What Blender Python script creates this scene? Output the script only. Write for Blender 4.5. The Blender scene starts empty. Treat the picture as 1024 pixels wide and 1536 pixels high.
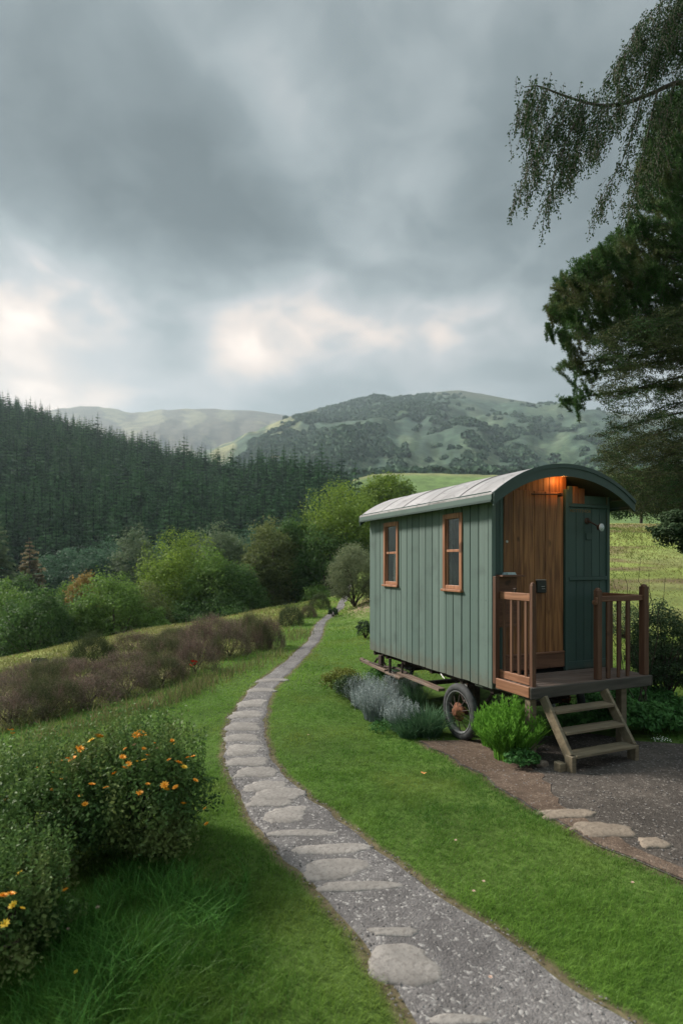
import bpy, math, random
import numpy as np
from math import radians as R
rng = np.random.default_rng(7); random.seed(7)
SC = bpy.context.scene
COL = SC.collection
F = 850.0; CX = 512.0; HV = 845.0; CH = 2.0      # camera constants of a 1024x1536 frame

# ------------------------------------------------------------------ helpers
class MB:
    """collects polygons, with a per-vertex tint, and links them as one mesh"""
    def __init__(s): s.v=[]; s.q=[]; s.t=[]; s.tint=[]; s.n=0
    def add(s, v, quads=None, tris=None, tint=0.5):
        v=np.asarray(v,float).reshape(-1,3)
        s.v.append(v)
        if quads is not None and len(quads): s.q.append(np.asarray(quads,int)+s.n)
        if tris is not None and len(tris): s.t.append(np.asarray(tris,int)+s.n)
        tt=np.asarray(tint,float)
        s.tint.append(np.full(len(v),float(tt)) if tt.ndim==0 else tt)
        s.n+=len(v)
    def box(s, c, d, b=0.004, rot=None, tint=None):
        """bevelled box: centre c, full size d"""
        h=np.array(d,float)/2; b=min(b,h.min()*0.45)
        v,q,t=CB
        vv=np.array([[sg[j]*(h[j] if j==k else h[j]-b) for j in range(3)] for sg,k in v])
        if rot is not None: vv=vv@np.array(rot).T
        s.add(vv+np.array(c),q,t,random.random() if tint is None else tint)
    def bb(s,x0,x1,y0,y1,z0,z1,b=0.004,tint=None):
        s.box(((x0+x1)/2,(y0+y1)/2,(z0+z1)/2),(abs(x1-x0),abs(y1-y0),abs(z1-z0)),b,None,tint)
    def bar(s,p,q,w,t,up=(0,0,1),b=0.004,tint=None):
        p=np.array(p,float);q=np.array(q,float);d=q-p;L=np.linalg.norm(d);d/=L
        u=np.array(up,float);sx=np.cross(d,u);sx/=np.linalg.norm(sx);u=np.cross(sx,d)
        s.box((p+q)/2,(L,w,t),b,np.stack([d,sx,u],1),tint)
    def tube(s,P,r,n=8,tint=0.5,cap=True):
        P=np.asarray(P,float);m=len(P);r=np.broadcast_to(np.asarray(r,float),(m,))
        T=np.gradient(P,axis=0);T/=np.linalg.norm(T,axis=1)[:,None]+1e-9
        ref=np.array([0,0,1.]) if abs(T[:,2]).mean()<0.8 else np.array([1.,0,0])
        A=np.cross(T,ref);A/=np.linalg.norm(A,axis=1)[:,None]+1e-9;B=np.cross(T,A)
        th=np.linspace(0,2*np.pi,n,endpoint=False)
        V=P[:,None]+r[:,None,None]*(A[:,None]*np.cos(th)[None,:,None]+B[:,None]*np.sin(th)[None,:,None])
        i=np.arange(m-1)[:,None]*n;j=np.arange(n)[None];k=(j+1)%n
        q=np.stack([i+j,i+k,i+n+k,i+n+j],-1).reshape(-1,4)
        V=V.reshape(-1,3);t=[]
        if cap:
            V=np.vstack([V,P[0],P[-1]]);a=m*n
            for jj in range(n):
                t.append((a,(jj+1)%n,jj));t.append((a+1,(m-1)*n+jj,(m-1)*n+(jj+1)%n))
        s.add(V,q,t,tint)
    def lathe(s,c,axis,prof,n=24,tint=0.5):
        """prof: (radius, distance along axis) pairs; closed loop if first==last"""
        a=np.array(axis,float);a/=np.linalg.norm(a)
        ref=np.array([0,0,1.]) if abs(a[2])<.9 else np.array([1.,0,0])
        A=np.cross(a,ref);A/=np.linalg.norm(A);B=np.cross(a,A)
        th=np.linspace(0,2*np.pi,n,endpoint=False);m=len(prof);pr=np.array(prof,float)
        V=np.array(c)+pr[:,1][:,None,None]*a+pr[:,0][:,None,None]*(A*np.cos(th)[:,None]+B*np.sin(th)[:,None])[None]
        i=np.arange(m-1)[:,None]*n;j=np.arange(n)[None];k=(j+1)%n
        s.add(V.reshape(-1,3),np.stack([i+j,i+k,i+n+k,i+n+j],-1).reshape(-1,4),None,tint)
    def leaves(s,c,d,n,l,w,tint,kink=0.0):
        """kite-shaped leaves: base c, direction d, normal n"""
        c=np.asarray(c,float);N=len(c)
        if N==0: return
        d=d/(np.linalg.norm(d,axis=1)[:,None]+1e-9)
        sd=np.cross(d,n);sd/=np.linalg.norm(sd,axis=1)[:,None]+1e-9
        l=np.broadcast_to(l,(N,))[:,None];w=np.broadcast_to(w,(N,))[:,None]
        nn=np.cross(sd,d)
        m=c+d*l*0.45+nn*l*kink
        V=np.stack([c,m+sd*w/2,c+d*l,m-sd*w/2],1).reshape(-1,3)
        q=np.arange(N*4).reshape(-1,4)
        s.add(V,q,None,np.repeat(np.broadcast_to(tint,(N,)),4))
    def blades(s,c,d,h,w,bend,tint,seg=2):
        """upright tapered blades: base c, lean direction d (xy), height h, width w, bend = tip offset"""
        c=np.asarray(c,float);N=len(c);h=np.broadcast_to(h,(N,));w=np.broadcast_to(w,(N,));bend=np.broadcast_to(bend,(N,))
        ang=rng.random(N)*np.pi;side=np.stack([np.cos(ang),np.sin(ang),0*ang],1)
        rows=[]
        for k in range(seg+1):
            t=k/seg
            p=c+np.concatenate([d*(bend*t*t)[:,None],((h*(t-0.25*t*t*np.minimum(bend/h,1.5))))[:,None]],1)
            if k<seg:
                ww=(w*(1-0.55*t)/2)[:,None]
                rows+= [p-side*ww,p+side*ww]
            else: rows.append(p)
        V=np.stack(rows,1);K=V.shape[1]
        base=np.arange(N)[:,None]*K
        q=np.concatenate([base+np.array([2*k,2*k+1,2*k+3,2*k+2])[None] for k in range(seg-1)]) if seg>1 else None
        t=base+np.array([2*seg-2,2*seg-1,2*seg])[None]
        s.add(V.reshape(-1,3),q,t,np.repeat(np.broadcast_to(tint,(N,)),K))
    def mesh(s,name):
        me=bpy.data.meshes.new(name);V=np.concatenate(s.v)
        q=np.concatenate(s.q) if s.q else np.zeros((0,4),int);t=np.concatenate(s.t) if s.t else np.zeros((0,3),int)
        me.vertices.add(len(V));me.vertices.foreach_set('co',V.astype(np.float32).ravel())
        me.loops.add(q.size+t.size);me.loops.foreach_set('vertex_index',np.concatenate([q.ravel(),t.ravel()]).astype(np.int32))
        me.polygons.add(len(q)+len(t))
        st=np.concatenate([np.arange(len(q))*4,q.size+np.arange(len(t))*3]).astype(np.int32)
        me.polygons.foreach_set('loop_start',st)
        a=me.attributes.new('tint','FLOAT','POINT');a.data.foreach_set('value',np.concatenate(s.tint).astype(np.float32));me.polygons.foreach_set('use_smooth',np.zeros(len(me.polygons),bool))
        me.update(calc_edges=True);return me
    def build(s,name,mat,parent=None,smooth=False,loc=None,rot=None):
        me=s.mesh(name);me.materials.append(mat)
        me.polygons.foreach_set('use_smooth',np.full(len(me.polygons),bool(smooth)))
        return link(name,me,parent,loc,rot)
def link(name,data,parent=None,loc=None,rot=None):
    o=bpy.data.objects.new(name,data);COL.objects.link(o)
    if parent is not None: o.parent=parent
    if loc is not None: o.location=loc
    if rot is not None: o.rotation_euler=rot
    return o
def _cb():
    V=[];idx={}
    for sx in(-1,1):
        for sy in(-1,1):
            for sz in(-1,1):
                for k in range(3): idx[(sx,sy,sz,k)]=len(V);V.append(((sx,sy,sz),k))
    P=np.array([[sg[j]*(1 if j==k else .8) for j in range(3)] for sg,k in V]);Q=[];T=[]
    def fix(f):
        a,b,c=P[f[0]],P[f[1]],P[f[2]];n=np.cross(b-a,c-a)
        return f if n@P[list(f)].mean(0)>0 else f[::-1]
    for k in range(3):
        i,j=[a for a in range(3) if a!=k]
        for sg in(-1,1):
            f=[]
            for a,b in((-1,-1),(1,-1),(1,1),(-1,1)):
                s=[0,0,0];s[k]=sg;s[i]=a;s[j]=b;f.append(idx[(*s,k)])
            Q.append(fix(tuple(f)))
        for a in(-1,1):
            for b in(-1,1):
                f=[]
                s=[0,0,0];s[i]=a;s[j]=b
                s[k]=-1;f.append(idx[(*s,i)]);f.append(idx[(*s,j)])
                s[k]=1;f.append(idx[(*s,j)]);f.append(idx[(*s,i)])
                Q.append(fix(tuple(f)))
    for sx in(-1,1):
        for sy in(-1,1):
            for sz in(-1,1): T.append(fix(tuple(idx[(sx,sy,sz,k)] for k in range(3))))
    return V,Q,T
CB=_cb()
def tag(o,label=None,cat=None,group=None,kind=None):
    if label:o['label']=label
    if cat:o['category']=cat
    if group:o['group']=group
    if kind:o['kind']=kind
    return o
def empty(name,loc,rz=0,label=None,cat=None,group=None):
    o=bpy.data.objects.new(name,None);COL.objects.link(o);o.location=loc;o.rotation_euler=(0,0,rz);o.empty_display_size=.1
    return tag(o,label,cat,group)
def sp(x,k=1.0): return k*np.logaddexp(0,np.asarray(x,float)/k)
def ss(x,a,b):
    t=np.clip((np.asarray(x,float)-a)/(b-a),0,1);return t*t*(3-2*t)
_G=np.random.default_rng(3).random((256,256))
def vn(x,y):
    x=np.asarray(x,float);y=np.asarray(y,float);xi=np.floor(x).astype(int);yi=np.floor(y).astype(int);fx=x-xi;fy=y-yi
    fx=fx*fx*(3-2*fx);fy=fy*fy*(3-2*fy);g=lambda a,b:_G[a&255,b&255]
    return (g(xi,yi)*(1-fx)+g(xi+1,yi)*fx)*(1-fy)+(g(xi,yi+1)*(1-fx)+g(xi+1,yi+1)*fx)*fy
def fbm(x,y,o=4):
    s=0;a=.5
    for k in range(o): s=s+a*vn(x*2**k+17*k,y*2**k+5*k);a*=.5
    return s
# ------------------------------------------------------------------ terrain
def A(px): return (np.asarray(px,float)-CX)/F
_pA=[-400,0,100,200,300,350,420,480,520,550,575,600]
_vA=[540,592,625,655,678,687,680,690,706,736,790,900]
_yA=[440,420,395,370,335,315,285,262,245,235,228,220]
_pB=[480,505,530,560,620,700,760,900,1300];_vB=[850,760,718,711,709,711,713,712,700]
_pC=[0,200,300,350,400,440,480,520,560,620,660,690,720,760,800,850,900,1000,1300]
_vC=[760,712,686,664,642,623,612,602,596,592,587,585,590,598,605,612,617,625,650]
_pD=[-300,60,85,130,165,200,240,300,350,400,440,500,700];_vD=[640,617,613,608,611,619,614,612,614,617,624,645,720]
VAL=-9.0
def hillA(a,y):
    yr=np.interp(a,A(_pA),_yA);zr=2+(HV-np.interp(a,A(_pA),_vA))/F*yr-15
    t=np.clip((y-150)/(yr-150),0,1);return np.where(y<=yr,VAL+(zr-VAL)*t**.92,zr-.45*(y-yr))
def hillB(a,y):
    yr=420.;zr=2+(HV-np.interp(a,A(_pB),_vB))/F*yr
    t=np.clip((y-190)/(yr-190),0,1);return np.where(y<=yr,VAL+(zr-VAL)*t,zr-.12*(y-yr))
def hillC(a,y):
    yr=1900.;zr=2+(HV-np.interp(a,A(_pC),_vC))/F*yr
    t=np.clip((y-480)/(yr-480),0,1);w=np.sin(t*np.pi)
    return np.where(y<=yr,VAL+(39+(zr-30)*t**.9+w*(fbm(a*9+3,y/400)-.47)*110)*ss(y,425,500),zr-.3*(y-yr))
def hillD(a,y):
    yr=2800.;zr=2+(HV-np.interp(a,A(_pD),_vD))/F*yr
    t=np.clip((y-1300)/(yr-1300),0,1);return np.where(y<=yr,VAL+(29+(zr-20)*t+np.sin(t*np.pi)*(fbm(a*14,y/500)-.47)*160)*ss(y,1250,1350),zr-.3*(y-yr))
def ter(x,y):
    x=np.asarray(x,float);y=np.asarray(y,float)
    z=-.09*sp(-x-1.5,.6)
    z=z+.07*np.exp(-((x-2.7)**2+(y-4.9)**2)/3.0)-.13*np.exp(-((x-1.25)**2+(y-7.4)**2)/3.0)
    z=z+.15*(sp(y-9,1.2)-sp(y-46,3))*ss(x,-.5,5.5)
    z=z+.05*ss(y,5,9)*(fbm(x*.35+9,y*.35)-.47)*np.clip((y-5)*.2,0,4)
    yc=np.interp(x,[-14,-10.8,-7.4,-2.5,0,3,8],[15,18,24,30.5,39,60,80])
    z=z-.25*sp(y-yc,1.2)
    z=VAL+sp(z-VAL,1.0)
    a=x/np.maximum(y,1.0)
    w=ss(y,75,150)
    far=np.maximum(np.maximum(hillA(a,y),hillB(a,y)),np.maximum(hillC(a,y),hillD(a,y)))
    far=np.maximum(far,VAL)
    return z*(1-w)+far*w
def gz(x,y): return float(ter(x,y))
def at(px,v,Y): return np.array([(px-CX)/F*Y,Y,CH-(v-HV)/F*Y])
def onground(px,v):
    """the point of the ground seen at a pixel of the photograph"""
    a=(px-CX)/F;b=-(v-HV)/F;Y=np.geomspace(1.2,120,4000);d=CH+b*Y-ter(a*Y,Y)
    k=np.argmax(d<0);k=max(k,1);Y0=np.interp(0,[d[k],d[k-1]],[Y[k],Y[k-1]]) if d[k]<0 else 60
    return np.array([a*Y0,Y0,gz(a*Y0,Y0)])
# ------------------------------------------------------------------ materials
def newmat(name):
    m=bpy.data.materials.new(name);m.use_nodes=True;nt=m.node_tree;nt.nodes.clear()
    out=nt.nodes.new('ShaderNodeOutputMaterial');return m,nt,out
def N(nt,t,**k):
    n=nt.nodes.new(t)
    for a,b in k.items():
        if a in n.inputs: n.inputs[a].default_value=b
        else: setattr(n,a,b)
    return n
def mixc(nt,f,a,b,mode='MIX'):
    n=nt.nodes.new('ShaderNodeMix');n.data_type='RGBA';n.blend_type=mode
    for s,v in((n.inputs[0],f),(n.inputs[6],a),(n.inputs[7],b)):
        if isinstance(v,bpy.types.NodeSocket): nt.links.new(v,s)
        elif isinstance(v,(int,float)): s.default_value=v
        else: s.default_value=(*v[:3],1)
    return n.outputs[2]
def ramp(nt,f,a,b,lo=0.,hi=1.):
    n=nt.nodes.new('ShaderNodeMapRange');n.interpolation_type='SMOOTHSTEP'
    nt.links.new(f,n.inputs[0])
    for i,v in enumerate((a,b,lo,hi)): n.inputs[i+1].default_value=v
    return n.outputs[0]
def noise(nt,scale,detail=4,coord='Object',sc=(1,1,1),rough=.55,dist=0):
    tc=N(nt,'ShaderNodeTexCoord');mp=N(nt,'ShaderNodeMapping');mp.inputs['Scale'].default_value=sc
    nt.links.new(tc.outputs[coord],mp.inputs[0])
    n=N(nt,'ShaderNodeTexNoise');n.inputs['Scale'].default_value=scale;n.inputs['Detail'].default_value=detail
    n.inputs['Roughness'].default_value=rough;n.inputs['Distortion'].default_value=dist
    nt.links.new(mp.outputs[0],n.inputs['Vector']);return n.outputs['Fac']
def attr(nt,name='tint'):
    a=N(nt,'ShaderNodeAttribute');a.attribute_name=name;return a.outputs['Fac']
def math_(nt,op,a,b=None):
    n=N(nt,'ShaderNodeMath');n.operation=op
    for i,v in enumerate((a,b)):
        if v is None: continue
        if isinstance(v,bpy.types.NodeSocket): nt.links.new(v,n.inputs[i])
        else: n.inputs[i].default_value=v
    return n.outputs[0]
def finish(nt,out,col,rough=.7,bump=None,bs=.3,bd=.01,spec=.3,metal=0,trans=0,tcol=None):
    p=N(nt,'ShaderNodeBsdfPrincipled')
    if isinstance(col,bpy.types.NodeSocket): nt.links.new(col,p.inputs['Base Color'])
    else: p.inputs['Base Color'].default_value=(*col,1)
    if isinstance(rough,bpy.types.NodeSocket): nt.links.new(rough,p.inputs['Roughness'])
    else: p.inputs['Roughness'].default_value=rough
    p.inputs['Specular IOR Level'].default_value=spec;p.inputs['Metallic'].default_value=metal
    if bump is not None:
        b=N(nt,'ShaderNodeBump');b.inputs['Strength'].default_value=bs;b.inputs['Distance'].default_value=bd
        nt.links.new(bump,b.inputs['Height']);nt.links.new(b.outputs[0],p.inputs['Normal'])
    o=p.outputs[0]
    if trans>0:
        t=N(nt,'ShaderNodeBsdfTranslucent');nt.links.new(tcol if tcol is not None else col,t.inputs[0])
        m=N(nt,'ShaderNodeMixShader');m.inputs[0].default_value=trans
        nt.links.new(o,m.inputs[1]);nt.links.new(t.outputs[0],m.inputs[2]);o=m.outputs[0]
    nt.links.new(o,out.inputs[0])
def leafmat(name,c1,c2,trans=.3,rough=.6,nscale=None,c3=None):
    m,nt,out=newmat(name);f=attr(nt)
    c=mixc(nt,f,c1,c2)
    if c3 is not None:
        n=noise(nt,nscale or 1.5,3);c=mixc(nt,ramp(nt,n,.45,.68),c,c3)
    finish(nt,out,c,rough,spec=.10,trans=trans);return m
def woodmat(name,c1,c2,axis='z',rough=.65,weather=None,spec=.3,dens=1.):
    m,nt,out=newmat(name);s={'z':(26,26,1.6),'x':(1.6,26,26),'y':(26,1.6,26)}[axis]
    n1=noise(nt,1.1*dens,6,sc=s,dist=.6);n2=noise(nt,5,3,sc=(1,1,1));kn=noise(nt,7,1,sc=(1,1,.55) if axis=='z' else (1,1,1))
    c=mixc(nt,ramp(nt,n1,.3,.72),c1,c2)
    t=attr(nt);c=mixc(nt,math_(nt,'MULTIPLY',t,.55),c,tuple(v*.45 for v in c1))
    c=mixc(nt,ramp(nt,kn,.70,.78,0,.75),c,tuple(v*.25 for v in c1))
    if weather is not None: c=mixc(nt,ramp(nt,n2,.42,.7,0,.7),c,weather)
    finish(nt,out,c,rough,n1,.5,.004,spec);return m
def paintmat(name,c1,c2,dirt,rough=.55,dscale=3.,splash=True):
    m,nt,out=newmat(name)
    g=noise(nt,1.,5,sc=(30,30,1.4));n=noise(nt,dscale,5);t=attr(nt)
    c=mixc(nt,t,c1,c2);c=mixc(nt,ramp(nt,n,.5,.8,0,.55),c,dirt)
    st=noise(nt,1.,4,sc=(14,14,.6));c=mixc(nt,ramp(nt,st,.55,.8,0,.4),c,dirt)
    if splash:
        tc=N(nt,'ShaderNodeTexCoord');sz=N(nt,'ShaderNodeSeparateXYZ');nt.links.new(tc.outputs['Object'],sz.inputs[0])
        sn=noise(nt,9,5);lv=math_(nt,'ADD',sz.outputs[2],math_(nt,'MULTIPLY',sn,.35));c=mixc(nt,ramp(nt,lv,.80,1.05,.55,0),c,(.10,.085,.06))
    sk=noise(nt,45,2);c=mixc(nt,ramp(nt,sk,.70,.76,0,.6),c,tuple(min(1,v*.4) for v in dirt))
    finish(nt,out,c,rough,g,.25,.003,.35);return m
def plainmat(name,c,rough=.6,metal=0,var=.25,spec=.4,scale=20):
    m,nt,out=newmat(name);n=noise(nt,scale,5)
    cc=mixc(nt,ramp(nt,n,.3,.75),tuple(v*(1-var) for v in c),tuple(min(1,v*(1+var)) for v in c))
    finish(nt,out,cc,rough,n,.2,.003,spec,metal);return m
M={}
GR=.62
M['side_paint']=paintmat('sage_paint',(.066,.104,.090),(.104,.148,.130),(.040,.058,.050),.6)
M['front_shade_paint']=paintmat('shade_darkened_paint',(.022,.048,.042),(.032,.064,.056),(.014,.028,.024),.5)  # same paint as the side, with the front's shade put into the colour
M['trim_paint']=paintmat('trim_green_paint',(.028,.050,.044),(.036,.062,.054),(.018,.030,.026),.5)
M['door']=woodmat('door_wood',(.105,.042,.016),(.29,.135,.050),'z',.55)
M['rail']=woodmat('rail_wood',(.085,.038,.022),(.155,.078,.045),'z',.6)
M['railx']=woodmat('rail_wood_across',(.095,.042,.024),(.18,.088,.050),'x',.6)
M['raily']=woodmat('rail_wood_deep',(.15,.066,.034),(.27,.13,.07),'y',.6)
M['win']=woodmat('window_wood',(.21,.088,.045),(.36,.175,.10),'z',.5)
M['deck']=woodmat('deck_wood',(.085,.06,.047),(.17,.125,.10),'x',.75,(.11,.09,.078))
M['fascia']=woodmat('fascia_wood',(.04,.036,.030),(.085,.075,.062),'x',.75,(.05,.05,.04))
M['step']=woodmat('step_wood',(.115,.088,.055),(.21,.17,.11),'x',.75,(.10,.088,.06))
M['dark']=plainmat('dark_gap',(.012,.014,.013),.9)
M['iron']=plainmat('rusty_iron',(.045,.032,.026),.75,.3,.5,.3,30)
M['rust']=plainmat('rust',(.12,.048,.024),.85,0,.6,.2,30)
M['rubber']=plainmat('old_rubber',(.035,.037,.038),.8,0,.35)
M['rim']=plainmat('pale_rim',(.16,.165,.165),.6,.2,.35)
M['beam']=woodmat('chassis_wood',(.10,.065,.045),(.22,.16,.12),'y',.8,(.12,.10,.085))
M['black']=plainmat('black_plastic',(.012,.013,.014),.3)
M['metal']=plainmat('steel',(.35,.35,.34),.35,.8)
M['cloth']=plainmat('curtain_cloth',(.6,.56,.5),.9,0,.15)
M['cloth2']=plainmat('folded_cloth',(.35,.45,.47),.9,0,.2)
M['gold']=plainmat('gold_lettering',(.22,.14,.06),.6,0,.4,.3,60)
def roofm():
    m,nt,out=newmat('roof_felt')
    n=noise(nt,2.2,6);n2=noise(nt,40,3);st=noise(nt,1,5,sc=(2.0,16,2.0))
    c=mixc(nt,ramp(nt,n,.3,.7),(.24,.228,.228),(.38,.36,.365));c=mixc(nt,ramp(nt,st,.45,.70,0,.7),c,(.17,.16,.155))
    c=mixc(nt,ramp(nt,n2,.64,.74,0,.6),c,(.16,.15,.14))
    v=N(nt,'ShaderNodeTexVoronoi');v.feature='DISTANCE_TO_EDGE';v.inputs['Scale'].default_value=1.7
    tc=N(nt,'ShaderNodeTexCoord');w=N(nt,'ShaderNodeTexNoise');w.inputs['Scale'].default_value=2.5;ad=mixc(nt,.35,(0,0,0),(0,0,0))
    mx=N(nt,'ShaderNodeVectorMath');mx.operation='ADD';nt.links.new(tc.outputs['Object'],mx.inputs[0]);nt.links.new(w.outputs['Color'],mx.inputs[1]);nt.links.new(mx.outputs[0],v.inputs['Vector'])
    c=mixc(nt,ramp(nt,v.outputs[0],.004,.012,.65,0),c,(.12,.11,.11))
    finish(nt,out,c,.5,n,.35,.01,.4);return m
M['roof']=roofm()
def glassm():
    m,nt,out=newmat('window_glass');g=N(nt,'ShaderNodeBsdfGlossy');g.inputs['Roughness'].default_value=.02;g.inputs['Color'].default_value=(.9,.95,1,1)
    t=N(nt,'ShaderNodeBsdfTransparent');t.inputs[0].default_value=(.75,.8,.8,1);fr=N(nt,'ShaderNodeLayerWeight');fr.inputs[0].default_value=.5
    f=math_(nt,'ADD',math_(nt,'MULTIPLY',math_(nt,'POWER',fr.outputs['Facing'],2.5),.75),.14);mx=N(nt,'ShaderNodeMixShader');nt.links.new(f,mx.inputs[0]);nt.links.new(t.outputs[0],mx.inputs[1]);nt.links.new(g.outputs[0],mx.inputs[2]);nt.links.new(mx.outputs[0],out.inputs[0]);return m
M['glass']=glassm()
def bulbm():
    m,nt,out=newmat('lit_bulb');e=N(nt,'ShaderNodeEmission');e.inputs[0].default_value=(1,.36,.08,1);e.inputs[1].default_value=3;nt.links.new(e.outputs[0],out.inputs[0]);return m
M['bulb']=bulbm()
M['lens']=plainmat('ribbed_lamp_glass',(.42,.47,.5),.15,0,.15,.8)
def gravel(name,c1,c2,c3,big=.0):
    m,nt,out=newmat(name)
    tc=N(nt,'ShaderNodeTexCoord')
    v=N(nt,'ShaderNodeTexVoronoi');v.inputs['Scale'].default_value=70;wn=N(nt,'ShaderNodeTexNoise');wn.inputs['Scale'].default_value=18;nt.links.new(tc.outputs['Object'],wn.inputs['Vector']);wa=N(nt,'ShaderNodeVectorMath');wa.operation='SCALE';wa.inputs['Scale'].default_value=.05;nt.links.new(wn.outputs['Color'],wa.inputs[0]);wb=N(nt,'ShaderNodeVectorMath');wb.operation='ADD';nt.links.new(tc.outputs['Object'],wb.inputs[0]);nt.links.new(wa.outputs[0],wb.inputs[1]);nt.links.new(wb.outputs[0],v.inputs['Vector'])
    v2=N(nt,'ShaderNodeTexVoronoi');v2.inputs['Scale'].default_value=24;nt.links.new(tc.outputs['Object'],v2.inputs['Vector'])
    sx=N(nt,'ShaderNodeSeparateColor');nt.links.new(v.outputs['Color'],sx.inputs[0]);sx2=N(nt,'ShaderNodeSeparateColor');nt.links.new(v2.outputs['Color'],sx2.inputs[0])
    n=noise(nt,1.3,5);n2=noise(nt,9,4)
    c=mixc(nt,ramp(nt,n,.35,.65),c1,c2);c=mixc(nt,ramp(nt,n2,.35,.7,0,.55),c,tuple(k*.55 for k in c1))
    c=mixc(nt,math_(nt,'MULTIPLY',sx.outputs[0],.45),c,tuple(k*.4 for k in c1))
    c=mixc(nt,ramp(nt,sx.outputs[1],.84,1.0,0,.7),c,c3)
    st=math_(nt,'MULTIPLY',ramp(nt,sx2.outputs[1],.982,.99),ramp(nt,v2.outputs['Distance'],.2,.32,1,0))
    c=mixc(nt,math_(nt,'MULTIPLY',st,.5),c,c3)
    h=math_(nt,'ADD',math_(nt,'MULTIPLY',v.outputs['Distance'],-1.),math_(nt,'MULTIPLY',st,.5))
    finish(nt,out,c,.85,h,.55,.010,.15);return m
M['path']=gravel('path_gravel',(.115,.107,.106),(.195,.182,.178),(.33,.315,.30))
M['yard']=gravel('yard_gravel',(.060,.052,.046),(.102,.086,.074),(.20,.18,.16))
M['soil']=gravel('bare_soil',(.085,.058,.042),(.145,.105,.080),(.20,.155,.12))
def stonem(name,c1,c2,c3):
    m,nt,out=newmat(name);n=noise(nt,6,7);n2=noise(nt,30,5);n3=noise(nt,120,3)
    c=mixc(nt,ramp(nt,n,.3,.7),c1,c2);c=mixc(nt,ramp(nt,n2,.45,.68,0,.75),c,c3);c=mixc(nt,ramp(nt,n3,.55,.72,0,.6),c,tuple(v*.45 for v in c1));c=mixc(nt,ramp(nt,noise(nt,2.5,6),.5,.66,0,.5),c,tuple(v*.55 for v in c3))
    c=mixc(nt,math_(nt,'MULTIPLY',attr(nt),.35),c,tuple(v*.55 for v in c1))
    finish(nt,out,c,.85,n2,.5,.01,.25);return m
M['slab']=stonem('worn_slab',(.18,.165,.152),(.285,.262,.242),(.13,.115,.105))
M['rock']=stonem('sandy_rock',(.17,.135,.105),(.28,.23,.18),(.12,.095,.075))
M['bark']=stonem('bark',(.07,.055,.045),(.12,.10,.085),(.04,.035,.03))
M['twig']=plainmat('twig_bark',(.05,.038,.03),.85,0,.4,.2)
M['lawn']=leafmat('lawn_blades',(.028,.100,.014),(.175,.310,.050),.4,.45,.55,(.19,.25,.05))
M['tallgrass']=leafmat('tall_grass_blades',(.035,.13,.024),(.12,.28,.055),.4,.5)
M['rough']=leafmat('rough_grass',(.12,.145,.035),(.28,.26,.10),.3,.7,.25,(.10,.15,.03))
M['bush']=leafmat('shrub_leaves',(.022,.060,.018),(.12,.20,.055),.3,.5,2.5,(.15,.19,.06))
M['heather']=leafmat('heather_twigs',(.035,.042,.024),(.29,.20,.165),.15,.8,1.6,(.10,.115,.05))
M['heathgreen']=leafmat('heath_green',(.030,.048,.020),(.085,.105,.045),.2,.7)
M['lav']=leafmat('silver_leaves',(.11,.155,.135),(.34,.38,.38),.2,.7)
M['darkgrass']=leafmat('clump_blades',(.030,.085,.038),(.11,.20,.10),.25,.5)
M['fern']=leafmat('bright_blades',(.045,.15,.018),(.17,.36,.05),.35,.5)
M['cover']=leafmat('cover_leaves',(.022,.075,.022),(.09,.22,.055),.3,.5)
M['darkshrub']=leafmat('dark_shrub_leaves',(.022,.045,.020),(.075,.115,.05),.2,.5)
M['yellowshrub']=leafmat('yellow_shrub_leaves',(.07,.10,.02),(.22,.23,.05),.3,.5)
M['pine']=leafmat('pine_needles',(.022,.062,.024),(.095,.175,.050),.25,.6,1.2,(.12,.125,.055))
M['pinebrown']=leafmat('brownish_foliage',(.026,.046,.018),(.105,.115,.048),.2,.7,1.5,(.035,.085,.028))
M['birch']=leafmat('birch_leaves',(.012,.032,.012),(.042,.082,.024),.18,.6)
TREE={}
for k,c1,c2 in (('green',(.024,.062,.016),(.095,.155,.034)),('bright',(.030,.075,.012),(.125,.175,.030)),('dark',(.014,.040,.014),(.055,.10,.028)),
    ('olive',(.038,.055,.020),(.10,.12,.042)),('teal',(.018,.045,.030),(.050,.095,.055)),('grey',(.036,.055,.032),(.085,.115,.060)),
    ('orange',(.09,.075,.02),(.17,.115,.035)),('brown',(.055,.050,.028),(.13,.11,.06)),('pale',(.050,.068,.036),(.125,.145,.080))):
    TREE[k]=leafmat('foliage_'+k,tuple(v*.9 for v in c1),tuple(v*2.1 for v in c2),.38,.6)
M['spruce']=leafmat('spruce_needles',(.007,.032,.015),(.070,.165,.058),.1,.9)
M['wood_far']=leafmat('far_wood_leaves',(.036,.075,.050),(.095,.15,.09),.0,.9)
M['flower_o']=plainmat('orange_petals',(.95,.36,.02),.6,0,.25)
M['flower_y']=plainmat('yellow_petals',(.85,.55,.04),.6,0,.2)
M['flower_r']=plainmat('red_petals',(.55,.03,.02),.6,0,.2)
M['flower_p']=plainmat('pale_petals',(.6,.42,.33),.7,0,.2)
M['flower_c']=plainmat('flower_centre',(.45,.16,.02),.8,0,.3)
M['deadleaf']=plainmat('dead_leaf',(.45,.2,.05),.8,0,.3)
M['white']=plainmat('white_petals',(.75,.75,.7),.7,0,.1)
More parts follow.
